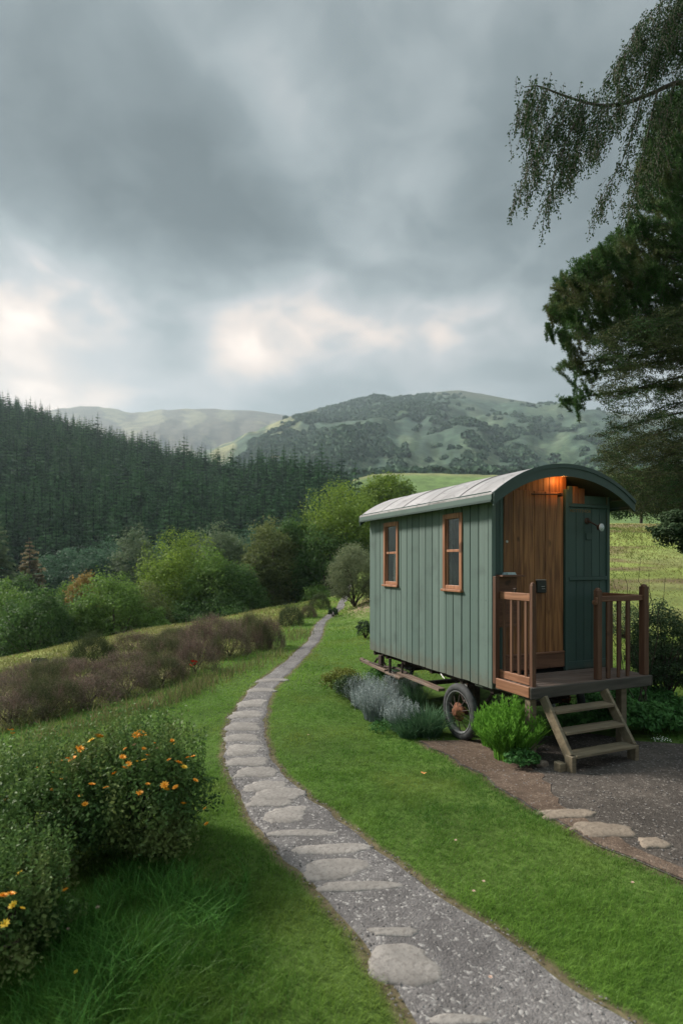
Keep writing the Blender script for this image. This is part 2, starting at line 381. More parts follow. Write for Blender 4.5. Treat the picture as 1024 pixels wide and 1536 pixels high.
def groundm():
    m,nt,out=newmat('ground_cover');a=N(nt,'ShaderNodeAttribute');a.attribute_name='cover'
    n=noise(nt,.9,6);n2=noise(nt,14,5);n3=noise(nt,.02,6);n4=noise(nt,.10,6)
    g=mixc(nt,ramp(nt,n,.3,.72,.78,1.22),(0,0,0),(1,1,1));
    v=math_(nt,'MULTIPLY',ramp(nt,n,.3,.72,.8,1.2),ramp(nt,n2,.25,.75,.65,1.3))
    v=math_(nt,'MULTIPLY',v,ramp(nt,n3,.3,.7,.75,1.25));v=math_(nt,'MULTIPLY',v,ramp(nt,n4,.3,.7,.75,1.25))
    vm=N(nt,'ShaderNodeVectorMath');vm.operation='SCALE';nt.links.new(a.outputs['Color'],vm.inputs[0]);nt.links.new(v,vm.inputs['Scale'])
    finish(nt,out,vm.outputs[0],.95,n2,.6,.03,.1);return m
M['ground']=groundm()
# ------------------------------------------------------------------ path and yard outlines (found on the ground)
LE=[(506,910),(473,936),(463,960),(426,993),(383,1026),(360,1053),(341,1082),(335,1112),(336,1159),(360,1192),(372,1222),(419,1286),(454,1317),(493,1356),(532,1403),(555,1442),(594,1497),(614,1536),(700,1700)]
RE=[(517,910),(489,933),(481,960),(456,989),(423,1019),(402,1053),(397,1092),(402,1126),(429,1162),(459,1189),(500,1222),(526,1240),(555,1266),(610,1305),(661,1348),(700,1367),(763,1402),(852,1478),(953,1529),(1210,1700)]
def curve(pts):
    P=np.array([onground(*p)[:2] for p in pts]);o=np.argsort(P[:,1]);return P[o]
cl,cr=curve(LE),curve(RE)
def smoothc(c):
    yy=np.concatenate([np.arange(.9,8,.06),np.arange(8,44,.25)]);x=np.interp(yy,c[:,1],c[:,0])
    for _ in range(4):
        x[1:-1]=(x[:-2]+2*x[1:-1]+x[2:])/4
    return yy,x
YP,XL=smoothc(cl);_,XR=smoothc(cr)
# beyond the visible end the path bends on over the brow; before the frame it widens under the viewer's feet
e=YP>27.5;XL[e]=XL[~e][-1]+.04*(YP[e]-27.5);XR[e]=XL[e]+.45
XL=XL+ (fbm(YP*5,YP*0+2)-.47)*.10*np.clip(YP/5,.5,1);XR=XR+(fbm(YP*5+40,YP*0+7)-.47)*.10*np.clip(YP/5,.5,1)
def inpath(x,y,m=0): return (x>np.interp(y,YP,XL)+m)&(x<np.interp(y,YP,XR)-m)
BE=[(560,1085),(630,1113),(720,1165),(800,1215),(900,1270),(1024,1325)]
bc=np.array([onground(*p)[:2] for p in BE]);bc=np.vstack([bc,[[3.0,3.05],[4.2,2.5],[7,1.6]]])
bc=bc[np.argsort(bc[:,1])]
def yardx(y): return np.interp(y,bc[:,1],bc[:,0])+(fbm(np.asarray(y)*3,np.asarray(y)*0+3)-.47)*.12
def inyard(x,y,m=0):
    return (x>yardx(y)+m)&(y>1.6)&(y<np.interp(x,[0.5,.95,2.4,3.2,3.7,9],[6.5,6.75,7.5,6.3,6.15,6.4]))
_mb=np.array([onground(*p)[:2] for p in ((15,1094),(75,1079),(135,1061),(192,1046),(243,1029),(292,1011),(345,988),(388,972),(430,942),(465,920))]);_mb=_mb[np.argsort(_mb[:,1])]
def meadx(y): return np.interp(y,_mb[:,1],_mb[:,0])
# ------------------------------------------------------------------ ground sheet
def build_ground():
    th=np.concatenate([np.arange(-180,-46,4),np.arange(-46,46,.22),np.arange(46,180,4)]);th=np.radians(th)
    r=np.concatenate([[.25],np.geomspace(.5,40,300)[0:],np.geomspace(40.8,600,260),np.geomspace(606,3600,150)])
    T,Rr=np.meshgrid(th,r);x=Rr*np.sin(T);y=Rr*np.cos(T);z=ter(x,y)
    n=len(th);m=len(r);V=np.stack([x,y,z],-1).reshape(-1,3)
    i=np.arange(m-1)[:,None]*n;j=np.arange(n)[None];k=(j+1)%n
    q=np.stack([i+j,i+n+j,i+n+k,i+k],-1).reshape(-1,4)
    q=q[:,::-1]
    b=MB();V=np.vstack([V,[0,0,gz(0,0)]]);t=[(m*n,a,(a+1)%n) for a in range(n)]
    t=[(p[0],p[2],p[1]) for p in t]
    b.add(V,q,t,0.5);me=b.mesh('ground')
    X,Y,Z=V.T;a=X/np.maximum(Y,1)
    c=np.tile(np.array([.062,.115,.020]),(len(V),1))
    def mix(mask,col):
        nonlocal c;mask=np.clip(mask,0,1)[:,None];c=c*(1-mask)+np.array(col)*mask
    mix(ss(vn(X*.8,Y*.8),.35,.8)*.6,(.085,.13,.03))
    mead=ss(meadx(Y)-X,0,.5+Y*.02)*ss(Y,4.5,6.5)
    mix(mead,(.19,.205,.055));mix(mead*ss(fbm(X*.5,Y*1.4),.5,.62),(.24,.21,.10))
    mix(ss(Y,19,25)*ss(-X,-3,1)*.85,(.17,.20,.05))
    mix(ss(X,1.5,3)*ss(Y,9,12),(.165,.20,.052));
    bn=fbm(X*.10,Y*.45+4);mix(ss(X,2,4)*ss(Y,12,15)*ss(bn,.55,.61)*.9,(.12,.085,.05))
    mix(ss(X,2,4)*ss(Y,12,15)*ss(fbm(X*.2+8,Y*.3+4),.50,.6)*.6,(.21,.25,.08))
    mix(ss(X,2,4)*ss(Y,38,41)*(1-ss(Y,43,46)),(.20,.15,.09))
    mix(np.exp(-((X-.85)**2/.35+(Y-23)**2/7)),(.34,.24,.17))
    de=np.minimum(np.abs(X-np.interp(Y,YP,XL)),np.abs(X-np.interp(Y,YP,XR)));mix((1-ss(de,.02,.06+.05*fbm(X*5,Y*5)))*(Y>1)*(Y<27)*.85,(.13,.095,.065))
    de=np.abs(X-yardx(Y));mix((1-ss(de,.02,.08))*(Y>1.6)*(Y<6.7)*.85,(.11,.08,.055))
    mix(ss(Y,48,60),(.15,.20,.03))
    mix(ss(Y,110,135),(.02,.03,.018))
    fa=(hillB(a,Y)>=hillA(a,Y))*ss(Y,190,200);mix(fa,(.115,.175,.055));mix(fa*ss(Y,405,415),(.17,.18,.075))
    fc=ss(Y,440,470);mix(fc,(.050,.082,.056))
    pC=np.interp(a,A(_pC),_vC)
    n1=fbm(a*26,Y/170.);n2=fbm(a*60+9,Y/90.)
    mix(fc*ss(n1,.45,.55),(.068,.100,.060));mix(fc*ss(n2,.53,.6)*(Y<1300),(.035,.06,.032));mix(fc*ss(n1,.60,.68)*.35,(.11,.13,.08))
    top=fc*ss(Y,1450,1800);mix(top,(.075,.085,.050))
    mix(fc*ss(-a,.05,.12)*ss(fbm(a*20+4,Y/200.),.40,.5),(.19,.19,.10))
    dd=ss(Y,1950,2100);mix(dd,(.078,.068,.048));mix(dd*ss(fbm(a*30,Y/200.),.52,.62),(.15,.14,.085))
    ca=me.color_attributes.new('cover','FLOAT_COLOR','POINT')
    ca.data.foreach_set('color',np.hstack([c,np.ones((len(c),1))]).astype(np.float32).ravel())
    me.materials.append(M['ground']);me.polygons.foreach_set('use_smooth',np.ones(len(me.polygons),bool))
    o=link('ground',me);tag(o,kind='structure')
build_ground()
def build_path():
    K=14;s=np.linspace(0,1,K)
    X=XL[:,None]*(1-s)+XR[:,None]*s;Y=np.repeat(YP[:,None],K,1)
    Z=ter(X,Y)+.006*np.sin(s*np.pi)[None]**.5+.006-.012*((s<.01)|(s>.99))
    n=K;i=np.arange(len(YP)-1)[:,None]*n;j=np.arange(n-1)[None]
    b=MB();b.add(np.stack([X,Y,Z],-1).reshape(-1,3),np.stack([i+j,i+j+1,i+n+j+1,i+n+j],-1).reshape(-1,4))
    tag(b.build('path',M['path'],smooth=True),kind='structure')
    # yard
    yy=np.arange(1.7,6.7,.05);xb=yardx(yy);S=np.linspace(0,1,60)**1.3
    X=xb[:,None]+S*(8.5-xb)[:,None];Y=np.repeat(yy[:,None],60,1)
    yl=np.interp(X,[.5,.95,2.4,3.2,3.7,9],[6.5,6.75,7.5,6.3,6.15,6.4])
    Y=np.minimum(Y,yl);Z=ter(X,Y)+.008
    i=np.arange(len(yy)-1)[:,None]*60;j=np.arange(59)[None]
    b=MB();b.add(np.stack([X,Y,Z],-1).reshape(-1,3),np.stack([i+j,i+j+1,i+60+j+1,i+60+j],-1).reshape(-1,4))
    tag(b.build('gravel_yard',M['yard'],smooth=True),kind='structure')
    # reddish bare soil along the grass edge, under the wheel
    S=np.linspace(0,1,16);wd=np.interp(yy,[1.7,3.4,4.6,5.3,6.0,6.7],[.05,.12,.28,.55,.9,1.4])*(1+.5*(fbm(yy*4,yy*0)-.5))
    X=xb[:,None]+.02+S*wd[:,None];Y=np.minimum(np.repeat(yy[:,None],16,1),np.interp(X,[.5,.95,2.4,3.2],[6.5,6.75,7.5,6.3]))
    i=np.arange(len(yy)-1)[:,None]*16;j=np.arange(15)[None]
    b=MB();b.add(np.stack([X,Y,ter(X,Y)+.013],-1).reshape(-1,3),np.stack([i+j,i+j+1,i+16+j+1,i+16+j],-1).reshape(-1,4))
    tag(b.build('soil_strip',M['soil'],smooth=True),kind='structure')
build_path()
# loose pebbles
def pebbles():
    b=MB()
    def put(N,f,lo,hi,tintlo):
        c=0
        while c<N:
            y=random.uniform(1.9,8);x=random.uniform(-2,5)
            if f(x,y):
                r=random.uniform(lo,hi);z=gz(x,y)+.012
                ax=np.array([[1,0,0],[-1,0,0],[0,1,0],[0,-1,0],[0,0,.6],[0,0,-.6]])*r*(1+rng.random((6,3))*.5)
                an=random.random()*6;Rm=np.array([[math.cos(an),-math.sin(an),0],[math.sin(an),math.cos(an),0],[0,0,1]])
                b.add(ax@Rm.T+[x,y,z],None,[(0,2,4),(2,1,4),(1,3,4),(3,0,4),(2,0,5),(1,2,5),(3,1,5),(0,3,5)],random.random());c+=1
    put(1300,lambda x,y:bool(inpath(x,y,0)),.003,.008,0)
    put(1500,lambda x,y:bool(inyard(x,y,0)) and x<4.5,.003,.009,0)
    put(500,lambda x,y:bool(inpath(x,y,-.04)) and not bool(inpath(x,y,.03)),.003,.008,0)
    tag(b.build('loose_gravel',stonem('loose_pebbles',(.13,.12,.115),(.24,.22,.21),(.1,.09,.085))),kind='stuff')
pebbles()
# ------------------------------------------------------------------ stones
def stone(name,px,v,w,h,mat,thick=.05,lift=.006,seed=0,squar=.0):
    """flat stone covering about w x h pixels of the photograph"""
    r=np.random.default_rng(seed+1000);c=onground(px,v)
    l=onground(px-w/2,v);rr=onground(px+w/2,v);n_=onground(px,v+h/2);f_=onground(px,v-h/2)
    hw=(rr[0]-l[0])/2;hd=(f_[1]-n_[1])/2
    K=44;th=np.linspace(0,2*np.pi,K,endpoint=False)
    am=.45 if w>95 else .8;rad=1+.10*np.sin(2*th+r.random()*6)+.07*np.sin(3*th+r.random()*6)+am*(.06*np.sin(5*th+r.random()*6)+.05*np.sin(9*th+r.random()*6)+.045*r.standard_normal(K))
    p=4.0;sq=(np.abs(np.cos(th))**p+np.abs(np.sin(th))**p)**(-1/p);rad=rad*((.55+.45*sq) if w>95 else (.15+.85*sq))
    b=MB();rings=[(0.35,.0),(.7,-.001),(.86,-.004),(.94,-.008),(.985,-.015),(1.0,-.022),(1.01,-thick)]
    V=[[0,0,0]]
    for s,dz in rings:
        for k in range(K): V.append([hw*rad[k]*s*math.cos(th[k]),hd*rad[k]*s*math.sin(th[k]),dz])
    V=np.array(V);V[:,2]+=(fbm(V[:,0]*14+seed,V[:,1]*14)-.47)*.006*(V[:,2]>-.01)
    gx=ter(V[:,0]+c[0],V[:,1]+c[1]);V[:,2]+=gx-c[2]
    q=[];t=[(0,1+k,1+(k+1)%K) for k in range(K)]
    for a in range(len(rings)-1):
        for k in range(K): q.append((1+a*K+k,1+(a+1)*K+k,1+(a+1)*K+(k+1)%K,1+a*K+(k+1)%K))
    b.add(V,q,t,r.random());return b.build(name,mat,smooth=True,loc=(c[0],c[1],c[2]+lift+.014))
ST=[(605,1449,104,66,'large irregular pinkish slab half sunk at the grass edge near the bottom'),
(592,1401,78,14,'thin pale stone edge just beyond the large pinkish slab'),
(690,1534,96,20,'grey slab cut off by the bottom edge of the picture'),
(538,1332,122,18,'long narrow pale slab crossing the gravel beyond the bare gravel stretch'),
(503,1305,98,34,'broad rounded pale slab with a dark front edge'),
(497,1276,116,18,'wide flat slab just beyond the broad rounded one'),
(452,1252,100,12,'thin dark-edged slab reaching the left grass edge'),
(427,1224,62,19,'small oval pale slab where the path starts to bend'),
(404,1207,70,8,'sliver of slab between two oval pale slabs'),
(414,1194,76,17,'smooth light grey slab in the middle of the bend'),
(397,1181,64,12,'slab with a straight front edge below the inner bend'),
(383,1160,60,13,'pale rectangular slab level with the step foot'),
(371,1144,60,11,'pale slab with rounded ends in the narrow bend'),
(363,1126,56,12,'slab spanning the whole path at its leftmost bend'),
(361,1108,52,9,'narrow cross slab just above the leftmost bend'),
(363,1091,50,10,'weathered cross slab where the path turns uphill'),
(367,1073,46,9,'greyish cross slab below the long lilac stretch'),
(376,1056,44,8,'small cross slab at the start of the long lilac stretch'),
(392,1036,44,6,'faint cross slab on the lilac stretch'),
(408,1021,44,5,'farthest faint slab before the smooth part of the path')]
for i,(px,v,w,h,lb) in enumerate(ST):
    if 7<=i<=17: w*=.98;h*=1.4;px+=2
    o=stone('stepping_stone',px,v,w,h,M['slab'],seed=i);tag(o,lb,'stepping stone','stepping stones set in the gravel path')
for i,(px,v,w,h,lb) in enumerate([(905,1247,84,24,'broad sandy flat rock in the gravel, middle of three'),(850,1223,92,13,'thin sandy flat rock beside the lawn edge, farthest of three'),(980,1267,40,18,'small sandy flat rock, the one nearest the right picture edge')]):
    o=stone('flat_rock',px,v,w,h,M['rock'],seed=50+i,lift=.010);tag(o,lb,'rock','flat rocks in the gravel yard')
def rock(px,v,s,lb,seed=1):
    r=np.random.default_rng(seed);c=onground(px,v);b=MB()
    import bmesh
    bm=bmesh.new();bmesh.ops.create_icosphere(bm,subdivisions=3,radius=s)
    V=np.array([q.co[:] for q in bm.verts]);T=[[w.index for w in f.verts] for f in bm.faces];bm.free()
    pl=r.standard_normal((9,3));pl/=np.linalg.norm(pl,axis=1)[:,None]
    for n_ in pl:
        d=V@n_;ex=np.maximum(d-s*.62,0);V-=ex[:,None]*n_
    V[:,2]*=.75;b.add(V,None,T,.2);o=b.build('rock',M['rock'],loc=(c[0],c[1],c[2]+s*.3));tag(o,lb,'rock')
rock(812,1150,.075,'small angular brown rock between the steps and the green plant',4)
# ------------------------------------------------------------------ shepherd hut
TH=math.atan2(.392,.92);P1=np.array([1.643,6.18])
W=1.72;L=3.01;ZB=.64;ZD=.764
hut=empty('shepherd_hut',(P1[0],P1[1],0),TH,'green boarded shepherd hut on wheels with curved roof and plank door','shepherd hut')
def loc2w(x,y,z=0):
    return np.array([P1[0]+x*math.cos(TH)-y*math.sin(TH),P1[1]+x*math.sin(TH)+y*math.cos(TH),z])
EV=.165;ZT=2.735;RISE=.36
_c=W/2+EV;_R=(_c*_c+RISE*RISE)/(2*RISE)
def arch(x): 
    d=np.asarray(x,float)-W/2;return ZT+np.sqrt(np.maximum(_R*_R-d*d,0))-(_R-RISE)
WIN=[(.53,.91),(2.08,2.50)];WZ=(1.69,2.595)
# left long wall: vertical boards with gaps over a dark backing, cut round the windows
wall=MB();back=MB()
ys=[0.045];
while ys[-1]<L-.1: ys.append(ys[-1]+random.choice([.150,.158,.166,.172]))
ys[-1]=L
ztop=float(arch(0))-.075
for a,b_ in zip(ys[:-1],ys[1:]):
    t=random.random();cuts=[a,b_]
    for w0,w1 in WIN: cuts+= [c for c in (w0,w1) if a<c<b_]
    cuts=sorted(cuts)
    for c0,c1 in zip(cuts[:-1],cuts[1:]):
        g0=.0065 if c0==a else 0;g1=.0065 if c1==b_ else 0
        m=(c0+c1)/2;inw=any(w0<m<w1 for w0,w1 in WIN)
        if c1-c0<.02: continue
        pj=random.uniform(-.0015,.0015)
        zb=ZB+random.uniform(-.004,.004)
        if inw:
            wall.bb(-.022+pj,0,c0+g0,c1-g1,zb,WZ[0],.0018,t);wall.bb(-.022+pj,0,c0+g0,c1-g1,WZ[1],ztop,.0018,t)
        else: wall.bb(-.022+pj,0,c0+g0,c1-g1,zb,ztop,.0018,t)
cut=sorted([0,L]+[w for q in WIN for w in q])
for c0,c1 in zip(cut[:-1],cut[1:]):
    if any(w0<(c0+c1)/2<w1 for w0,w1 in WIN):
        back.bb(.001,.03,c0,c1,ZB,WZ[0],0.001);back.bb(.001,.03,c0,c1,WZ[1],ztop,.001)
    else: back.bb(.001,.03,c0,c1,ZB,ztop,.001)
for a,b_ in zip(ys[:-1],ys[1:]):
    for zz in (ZB+.10,ZB+.95,ztop-.12):
        m=(a+b_)/2+random.uniform(-.01,.01)
        if any(w0-.02<m<w1+.02 for w0,w1 in WIN) and WZ[0]-.05<zz<WZ[1]+.03: continue
        for dy in(-.045,.045): wall.lathe((-.0235,m+dy,zz+random.uniform(-.008,.008)),(-1,0,0),[(.0045,-.002),(.0045,.0010),(0,.002)],8,0.)
sw=wall.build('side_wall',M['side_paint'],hut);back.build('wall_backing',M['dark'],hut)
cb=MB();cb.bb(-.028,.02,-.03,.040,ZB-.005,ztop,.005,.4);cb.build('corner_post',M['side_paint'],hut)
# right and rear walls, floor
o2=MB()
for k in range(18):
    y0=.03+k*.166;o2.bb(W-.001,W+.02,y0+.004,min(y0+.162,L),ZB,ztop,.004)
o2.build('side_wall',M['side_paint'],hut)
o3=MB()
for k in range(11):
    x0=k*W/11;x1=x0+W/11;zt=float(min(arch(x0),arch(x1)))-.07
    o3.bb(x0+.003,x1-.003,L-.03,L,ZB,zt,.004)
o3.build('rear_wall',M['side_paint'],hut)
fl=MB();fl.bb(.035,W-.005,.03,L-.035,ZB+.01,ZD-.01,.002);fl.build('floor_panel',M['dark'],hut)
# windows
for wi,(w0,w1) in enumerate(WIN):
    f=MB();z0,z1=WZ;xo=-.040;xi=.02
    f.bb(xo,xi,w0-.012,w0+.042,z0,z1+.004,.004,.2);f.bb(xo,xi,w1-.042,w1+.012,z0,z1+.004,.004,.4)
    f.bb(xo-.002,xi,w0+.0425,w1-.0425,z1-.055,z1+.006,.004,.1)
    win=f.build('window',M['win'],hut)
    s=MB();s.bb(xo-.022,xi-.002,w0-.022,w1+.022,z0-.032,z0-.001,.005,.1);s.bb(xo+.006,xi,w0+.0425,w1-.0425,z0,z0+.045,.004,.0);s.build('sill',M['win'],win)
    zm=(z0+z1)/2+.01
    d=MB();d.bb(-.022,.006,w0+.043,w1-.043,zm-.016,zm+.016,.003,0.0)
    for zz0,zz1 in((z0+.0455,zm-.0165),(zm+.0165,z1-.0555)):
        d.bb(-.018,.008,w0+.043,w0+.066,zz0,zz1,.003,.3);d.bb(-.018,.008,w1-.066,w1-.043,zz0,zz1,.003,.3)
    d.build('sash',M['win'],win)
    for zz0,zz1 in((z0+.0455,zm-.0165),(zm+.0165,z1-.0555)):
        p=MB();p.bb(-.006,-.003,w0+.0665,w1-.0665,zz0,zz1,.0005);p.build('pane',M['glass'],win)
    c=MB();K=40
    yy=np.linspace(*((w0+.03,w0+.27,K) if wi==1 else (w1-.06,w1+.10,K)));xx=.05+.010*np.sin(np.arange(K)*1.3)
    lo,hi=(z0-.02,zm-.02) if wi==1 else (z0-.02,z1-.02)
    V=np.concatenate([np.stack([xx,yy,np.full(K,lo)],1),np.stack([xx+.003,yy,np.full(K,hi)],1)])
    c.add(V,[(i,i+1,K+i+1,K+i) for i in range(K-1)],None,.5);c.build('curtain',M['cloth'],win,smooth=True)
# roof: curved slab, covering with upturned edge, arched front board, eave trim
def arched(b,y0,y1,off0,off1,x0=None,x1=None,K=40,tint=.5,e=0.0):
    x0=-EV-e if x0 is None else x0;x1=W+EV+e if x1 is None else x1
    xs=np.linspace(x0,x1,K);z=np.where((xs<-EV)|(xs>W+EV),ZT,arch(np.clip(xs,-EV,W+EV)))
    V=[]
    for y in(y0,y1):
        for o in(off0,off1): V+= [[x,y,zz+o] for x,zz in zip(xs,z)]
    q=[];a,b_,c,d=0,K,2*K,3*K
    for i in range(K-1):
        q+= [(a+i,a+i+1,b_+i+1,b_+i),(c+i,d+i,d+i+1,c+i+1),(a+i,c+i,c+i+1,a+i+1),(b_+i,b_+i+1,d+i+1,d+i)]
    q+= [(a,b_,d,c),(a+K-1,c+K-1,d+K-1,b_+K-1)]
    b.add(V,q,None,tint)
r=MB();arched(r,-.185,L+.03,-.055,-.012);r.build('roof_slab',M['trim_paint'],hut,smooth=False)
r=MB();nb=5
yb=np.linspace(-.215,L+.05,nb+1)
for k in range(nb): arched(r,yb[k]+(0 if k==0 else .002),yb[k+1],-.0115,.004+.004*(k%2),tint=random.random(),e=.012,K=48)
rc=r.build('roof_covering',M['roof'],hut)
sm=MB()
for k in range(1,nb): arched(sm,yb[k]-.02,yb[k]+.012,.0085,.0125,tint=.5,e=.002,K=48)
sm.build('seam',M['roof'],rc)
r=MB();arched(r,-.235,-.2155,-.130,-.004,tint=.6,K=60);r.build('front_arch_board',M['trim_paint'],hut)
r=MB();arched(r,-.246,-.2355,-.034,.010,tint=.3,K=60,e=.004);r.build('arch_trim',M['trim_paint'],hut)
r=MB();arched(r,L+.0505,L+.068,-.15,.0,tint=.6,K=40);r.build('rear_arch_board',M['trim_paint'],hut)
for xx in (-EV-.0145,W+EV+.0015):
    r=MB();r.bb(xx,xx+.0125,-.214,L+.049,ZT-.068,ZT-.013,.003,.2);r.build('eave_board',M['side_paint'],hut)
    r=MB();r.bb(xx-.008,xx+.0105,-.214,L+.049,ZT-.094,ZT-.0685,.003,.2);r.build('eave_trim',M['trim_paint'],hut)
# soffit boards under the eave and porch roof
r=MB();r.bb(-EV+.001,-.03,-.17,L,ztop-.030,ztop-.015,.002,.5);r.bb(W+.022,W+EV-.003,-.17,L,ztop-.030,ztop-.015,.002,.5);r.build('soffit',M['trim_paint'],hut)
# front wall : boards left of the door and right panel following the arch
fw=MB()
def vboard(b,x0,x1,y0,y1,z0,tint=None,zt=None):
    b.bb(x0,x1,y0,y1,z0,(float(min(arch(x0),arch(x1)))-.058 if zt is None else zt),.003,tint)
D0,D1=.175,1.015
vboard(fw,.021,.095,-.004,.02,ZB);vboard(fw,.099,D0-.03,-.004,.02,ZB)
for k in range(5):
    x0=1.075+k*.123;fw.bb(x0+.003,x0+.12,-.004,.018,ZB,1.80,.003);fw.bb(x0+.003,x0+.12,-.004,.018,1.845,2.655,.003)
fwo=fw.build('front_wall',M['front_shade_paint'],hut)
fr=MB()
fr.bb(1.022,1.073,-.022,.02,ZB,2.86,.004,.6);fr.bb(W-.045,W-.001,-.022,.0195,ZB,2.80,.004,.6)
fr.bb(1.0735,W-.0455,-.026,-.0045,1.80,1.845,.004,.3);fr.bb(1.0735,W-.0455,-.026,.018,2.657,2.70,.004,.3);fr.bb(1.0735,W-.0455,-.018,-.0045,ZD+.006,ZD+.09,.004,.3)
fr.bb(1.075,1.135,-.012,.018,2.7005,2.90,.003,.8)
fr.bb(1.33,W-.046,-.006,.018,2.7005,2.80,.003,.9)
fr.build('front_frame',M['front_shade_paint'],fwo)
wp=MB();wp.bb(1.137,1.225,-.008,.018,2.7005,2.90,.003,.2);wp.bb(1.229,1.328,-.008,.018,2.7005,2.88,.003,.8);wp.build('wood_panel',M['door'],fwo)
hd=MB()
xs=np.linspace(D0-.03,1.07,12)
for a,b_ in zip(xs[:-1],xs[1:]): vboard(hd,a,b_,.02,.04,2.80)
hd.build('header_panel',M['door'],fwo)
bk=MB();bk.bb(1.03,W-.02,.0205,.035,ZB,2.80,.001);bk.bb(.022,.14,.0205,.035,ZB,2.80,.001);bk.build('wall_backing',M['dark'],fwo)
# door
dr=MB();xs=[D0,.285,.50,.64,.775,D1]
xs=[D0+.002,.287,.435,.585,.745,D1-.002]
for k,(a,b_) in enumerate(zip(xs[:-1],xs[1:])): dr.bb(a+.002,b_-.002,.004+.001*(k%2),.030,ZD+.035,2.82,.004,[.75,.35,.15,.45,.0][k])
door=dr.build('door',M['door'],hut)
d=MB();d.bb(D0+.001,D1-.001,-.014,.003,ZD+.04,ZD+.20,.004,.5);d.bb(D0+.001,D1-.001,-.020,.003,ZD+.2005,ZD+.225,.005,0.);d.build('bottom_rail',M['railx'],door)
d=MB();d.bb(D0-.028,D0-.001,-.012,.03,ZD,2.85,.004,.9);d.build('door_jamb',M['door'],hut)
d=MB();d.bb(.60,.735,-.030,.003,1.665,1.805,.016,.5);lk=d.build('lock_box',M['black'],door)
d=MB();d.bb(.595,.74,-.012,.0035,1.808,1.816,.002);d.bb(.655,.70,-.036,-.0305,1.735,1.741,.001);d.bb(.66,.705,-.036,-.0305,1.71,1.715,.001);d.build('lock_plate',M['metal'],lk)
d=MB();d.tube([(.50,-.045,2.775),(.94,-.045,2.79)],.008,8);d.bb(.925,.955,-.05,.003,2.77,2.81,.003);d.build('door_closer',M['iron'],door)
d=MB();d.tube([(D0+.02,-.008,2.24),(D0+.02,.004,2.24)],.014,10);d.build('bolt_head',M['metal'],door)
# lit lamp under the porch roof
b=MB();b.lathe((.90,-.075,3.022),(0,0,1),[(0,.02),(.05,.02),(.055,.0),(.045,-.006),(0,-.006)],20);lamp=b.build('porch_lamp',M['iron'],hut,smooth=True)
b=MB();b.lathe((.90,-.075,3.018),(0,0,-1),[(.026,0),(.028,.008),(.022,.018),(.012,.024),(0,.026)],20);b.build('bulb',M['bulb'],lamp,smooth=True)
ld=bpy.data.lights.new('porch_lamp_light','POINT');ld.energy=2.4;ld.color=(1,.36,.09);ld.shadow_soft_size=.03
lo=link('porch_lamp_light',ld,hut,(.93,-.085,2.965))
# unlit lamp on the right panel
b=MB();b.tube([(1.37,-.01,2.50),(1.39,-.05,2.48),(1.44,-.10,2.435),(1.455,-.12,2.425)],.010,8);b.lathe((1.37,-.004,2.50),(0,-1,0),[(.04,0),(.038,.014),(0,.014)],18)
b.lathe((1.455,-.12,2.42),(.15,-.95,.0),[(0,-.03),(.03,-.03),(.046,0),(.046,.012)],20)
wl=b.build('wall_lamp',M['iron'],hut,smooth=True)
b=MB();b.lathe((1.457,-.132,2.42),(.15,-.95,0.),[(.046,0),(.045,.008),(.036,.010),(.034,.016),(.024,.018),(.022,.024),(.010,.026),(0,.03)],24);b.build('lamp_glass',M['lens'],wl)
b=MB();b.bb(1.345,1.43,-.02,-.0055,2.28,2.36,.006);b.build('junction_box',M['front_shade_paint'],wl)
# gilt lettering
fc=bpy.data.curves.new('lettering','FONT');fc.body='NOTTFTHOR';fc.size=.052;fc.extrude=.001;fc.space_character=1.05
ft=link('lettering_curve',fc);dg=bpy.context.evaluated_depsgraph_get();lm=bpy.data.meshes.new_from_object(ft.evaluated_get(dg));bpy.data.objects.remove(ft)
lm.materials.clear();lm.materials.append(M['gold']);link('lettering',lm,fwo,(1.10,-.0065,2.598),(R(90),0,0))
# shelf with panel under it, dark corner post
b=MB();b.bb(.03,.335,-.135,-.0055,1.852,1.874,.004,.2);sh=b.build('shelf',M['railx'],hut)
b=MB();b.bb(.045,.31,-.030,-.0055,1.30,1.851,.004,.5);b.build('shelf_panel',M['railx'],sh)
b=MB();b.bb(-.022,.03,-.085,-.0305,.70,1.86,.004,.9);b.build('corner_stud',M['rail'],hut)
fcw=loc2w(.17,-.07,1.8745)
b=MB()
for k in range(3): b.box((0,0,.005+k*.009),(.13-.008*k,.085-.006*k,.008),.003,None,random.random())
o=b.build('folded_cloth',M['cloth2'],loc=fcw,rot=(0,0,TH+.1));tag(o,'small folded pale blue cloth lying on the wooden shelf','cloth')
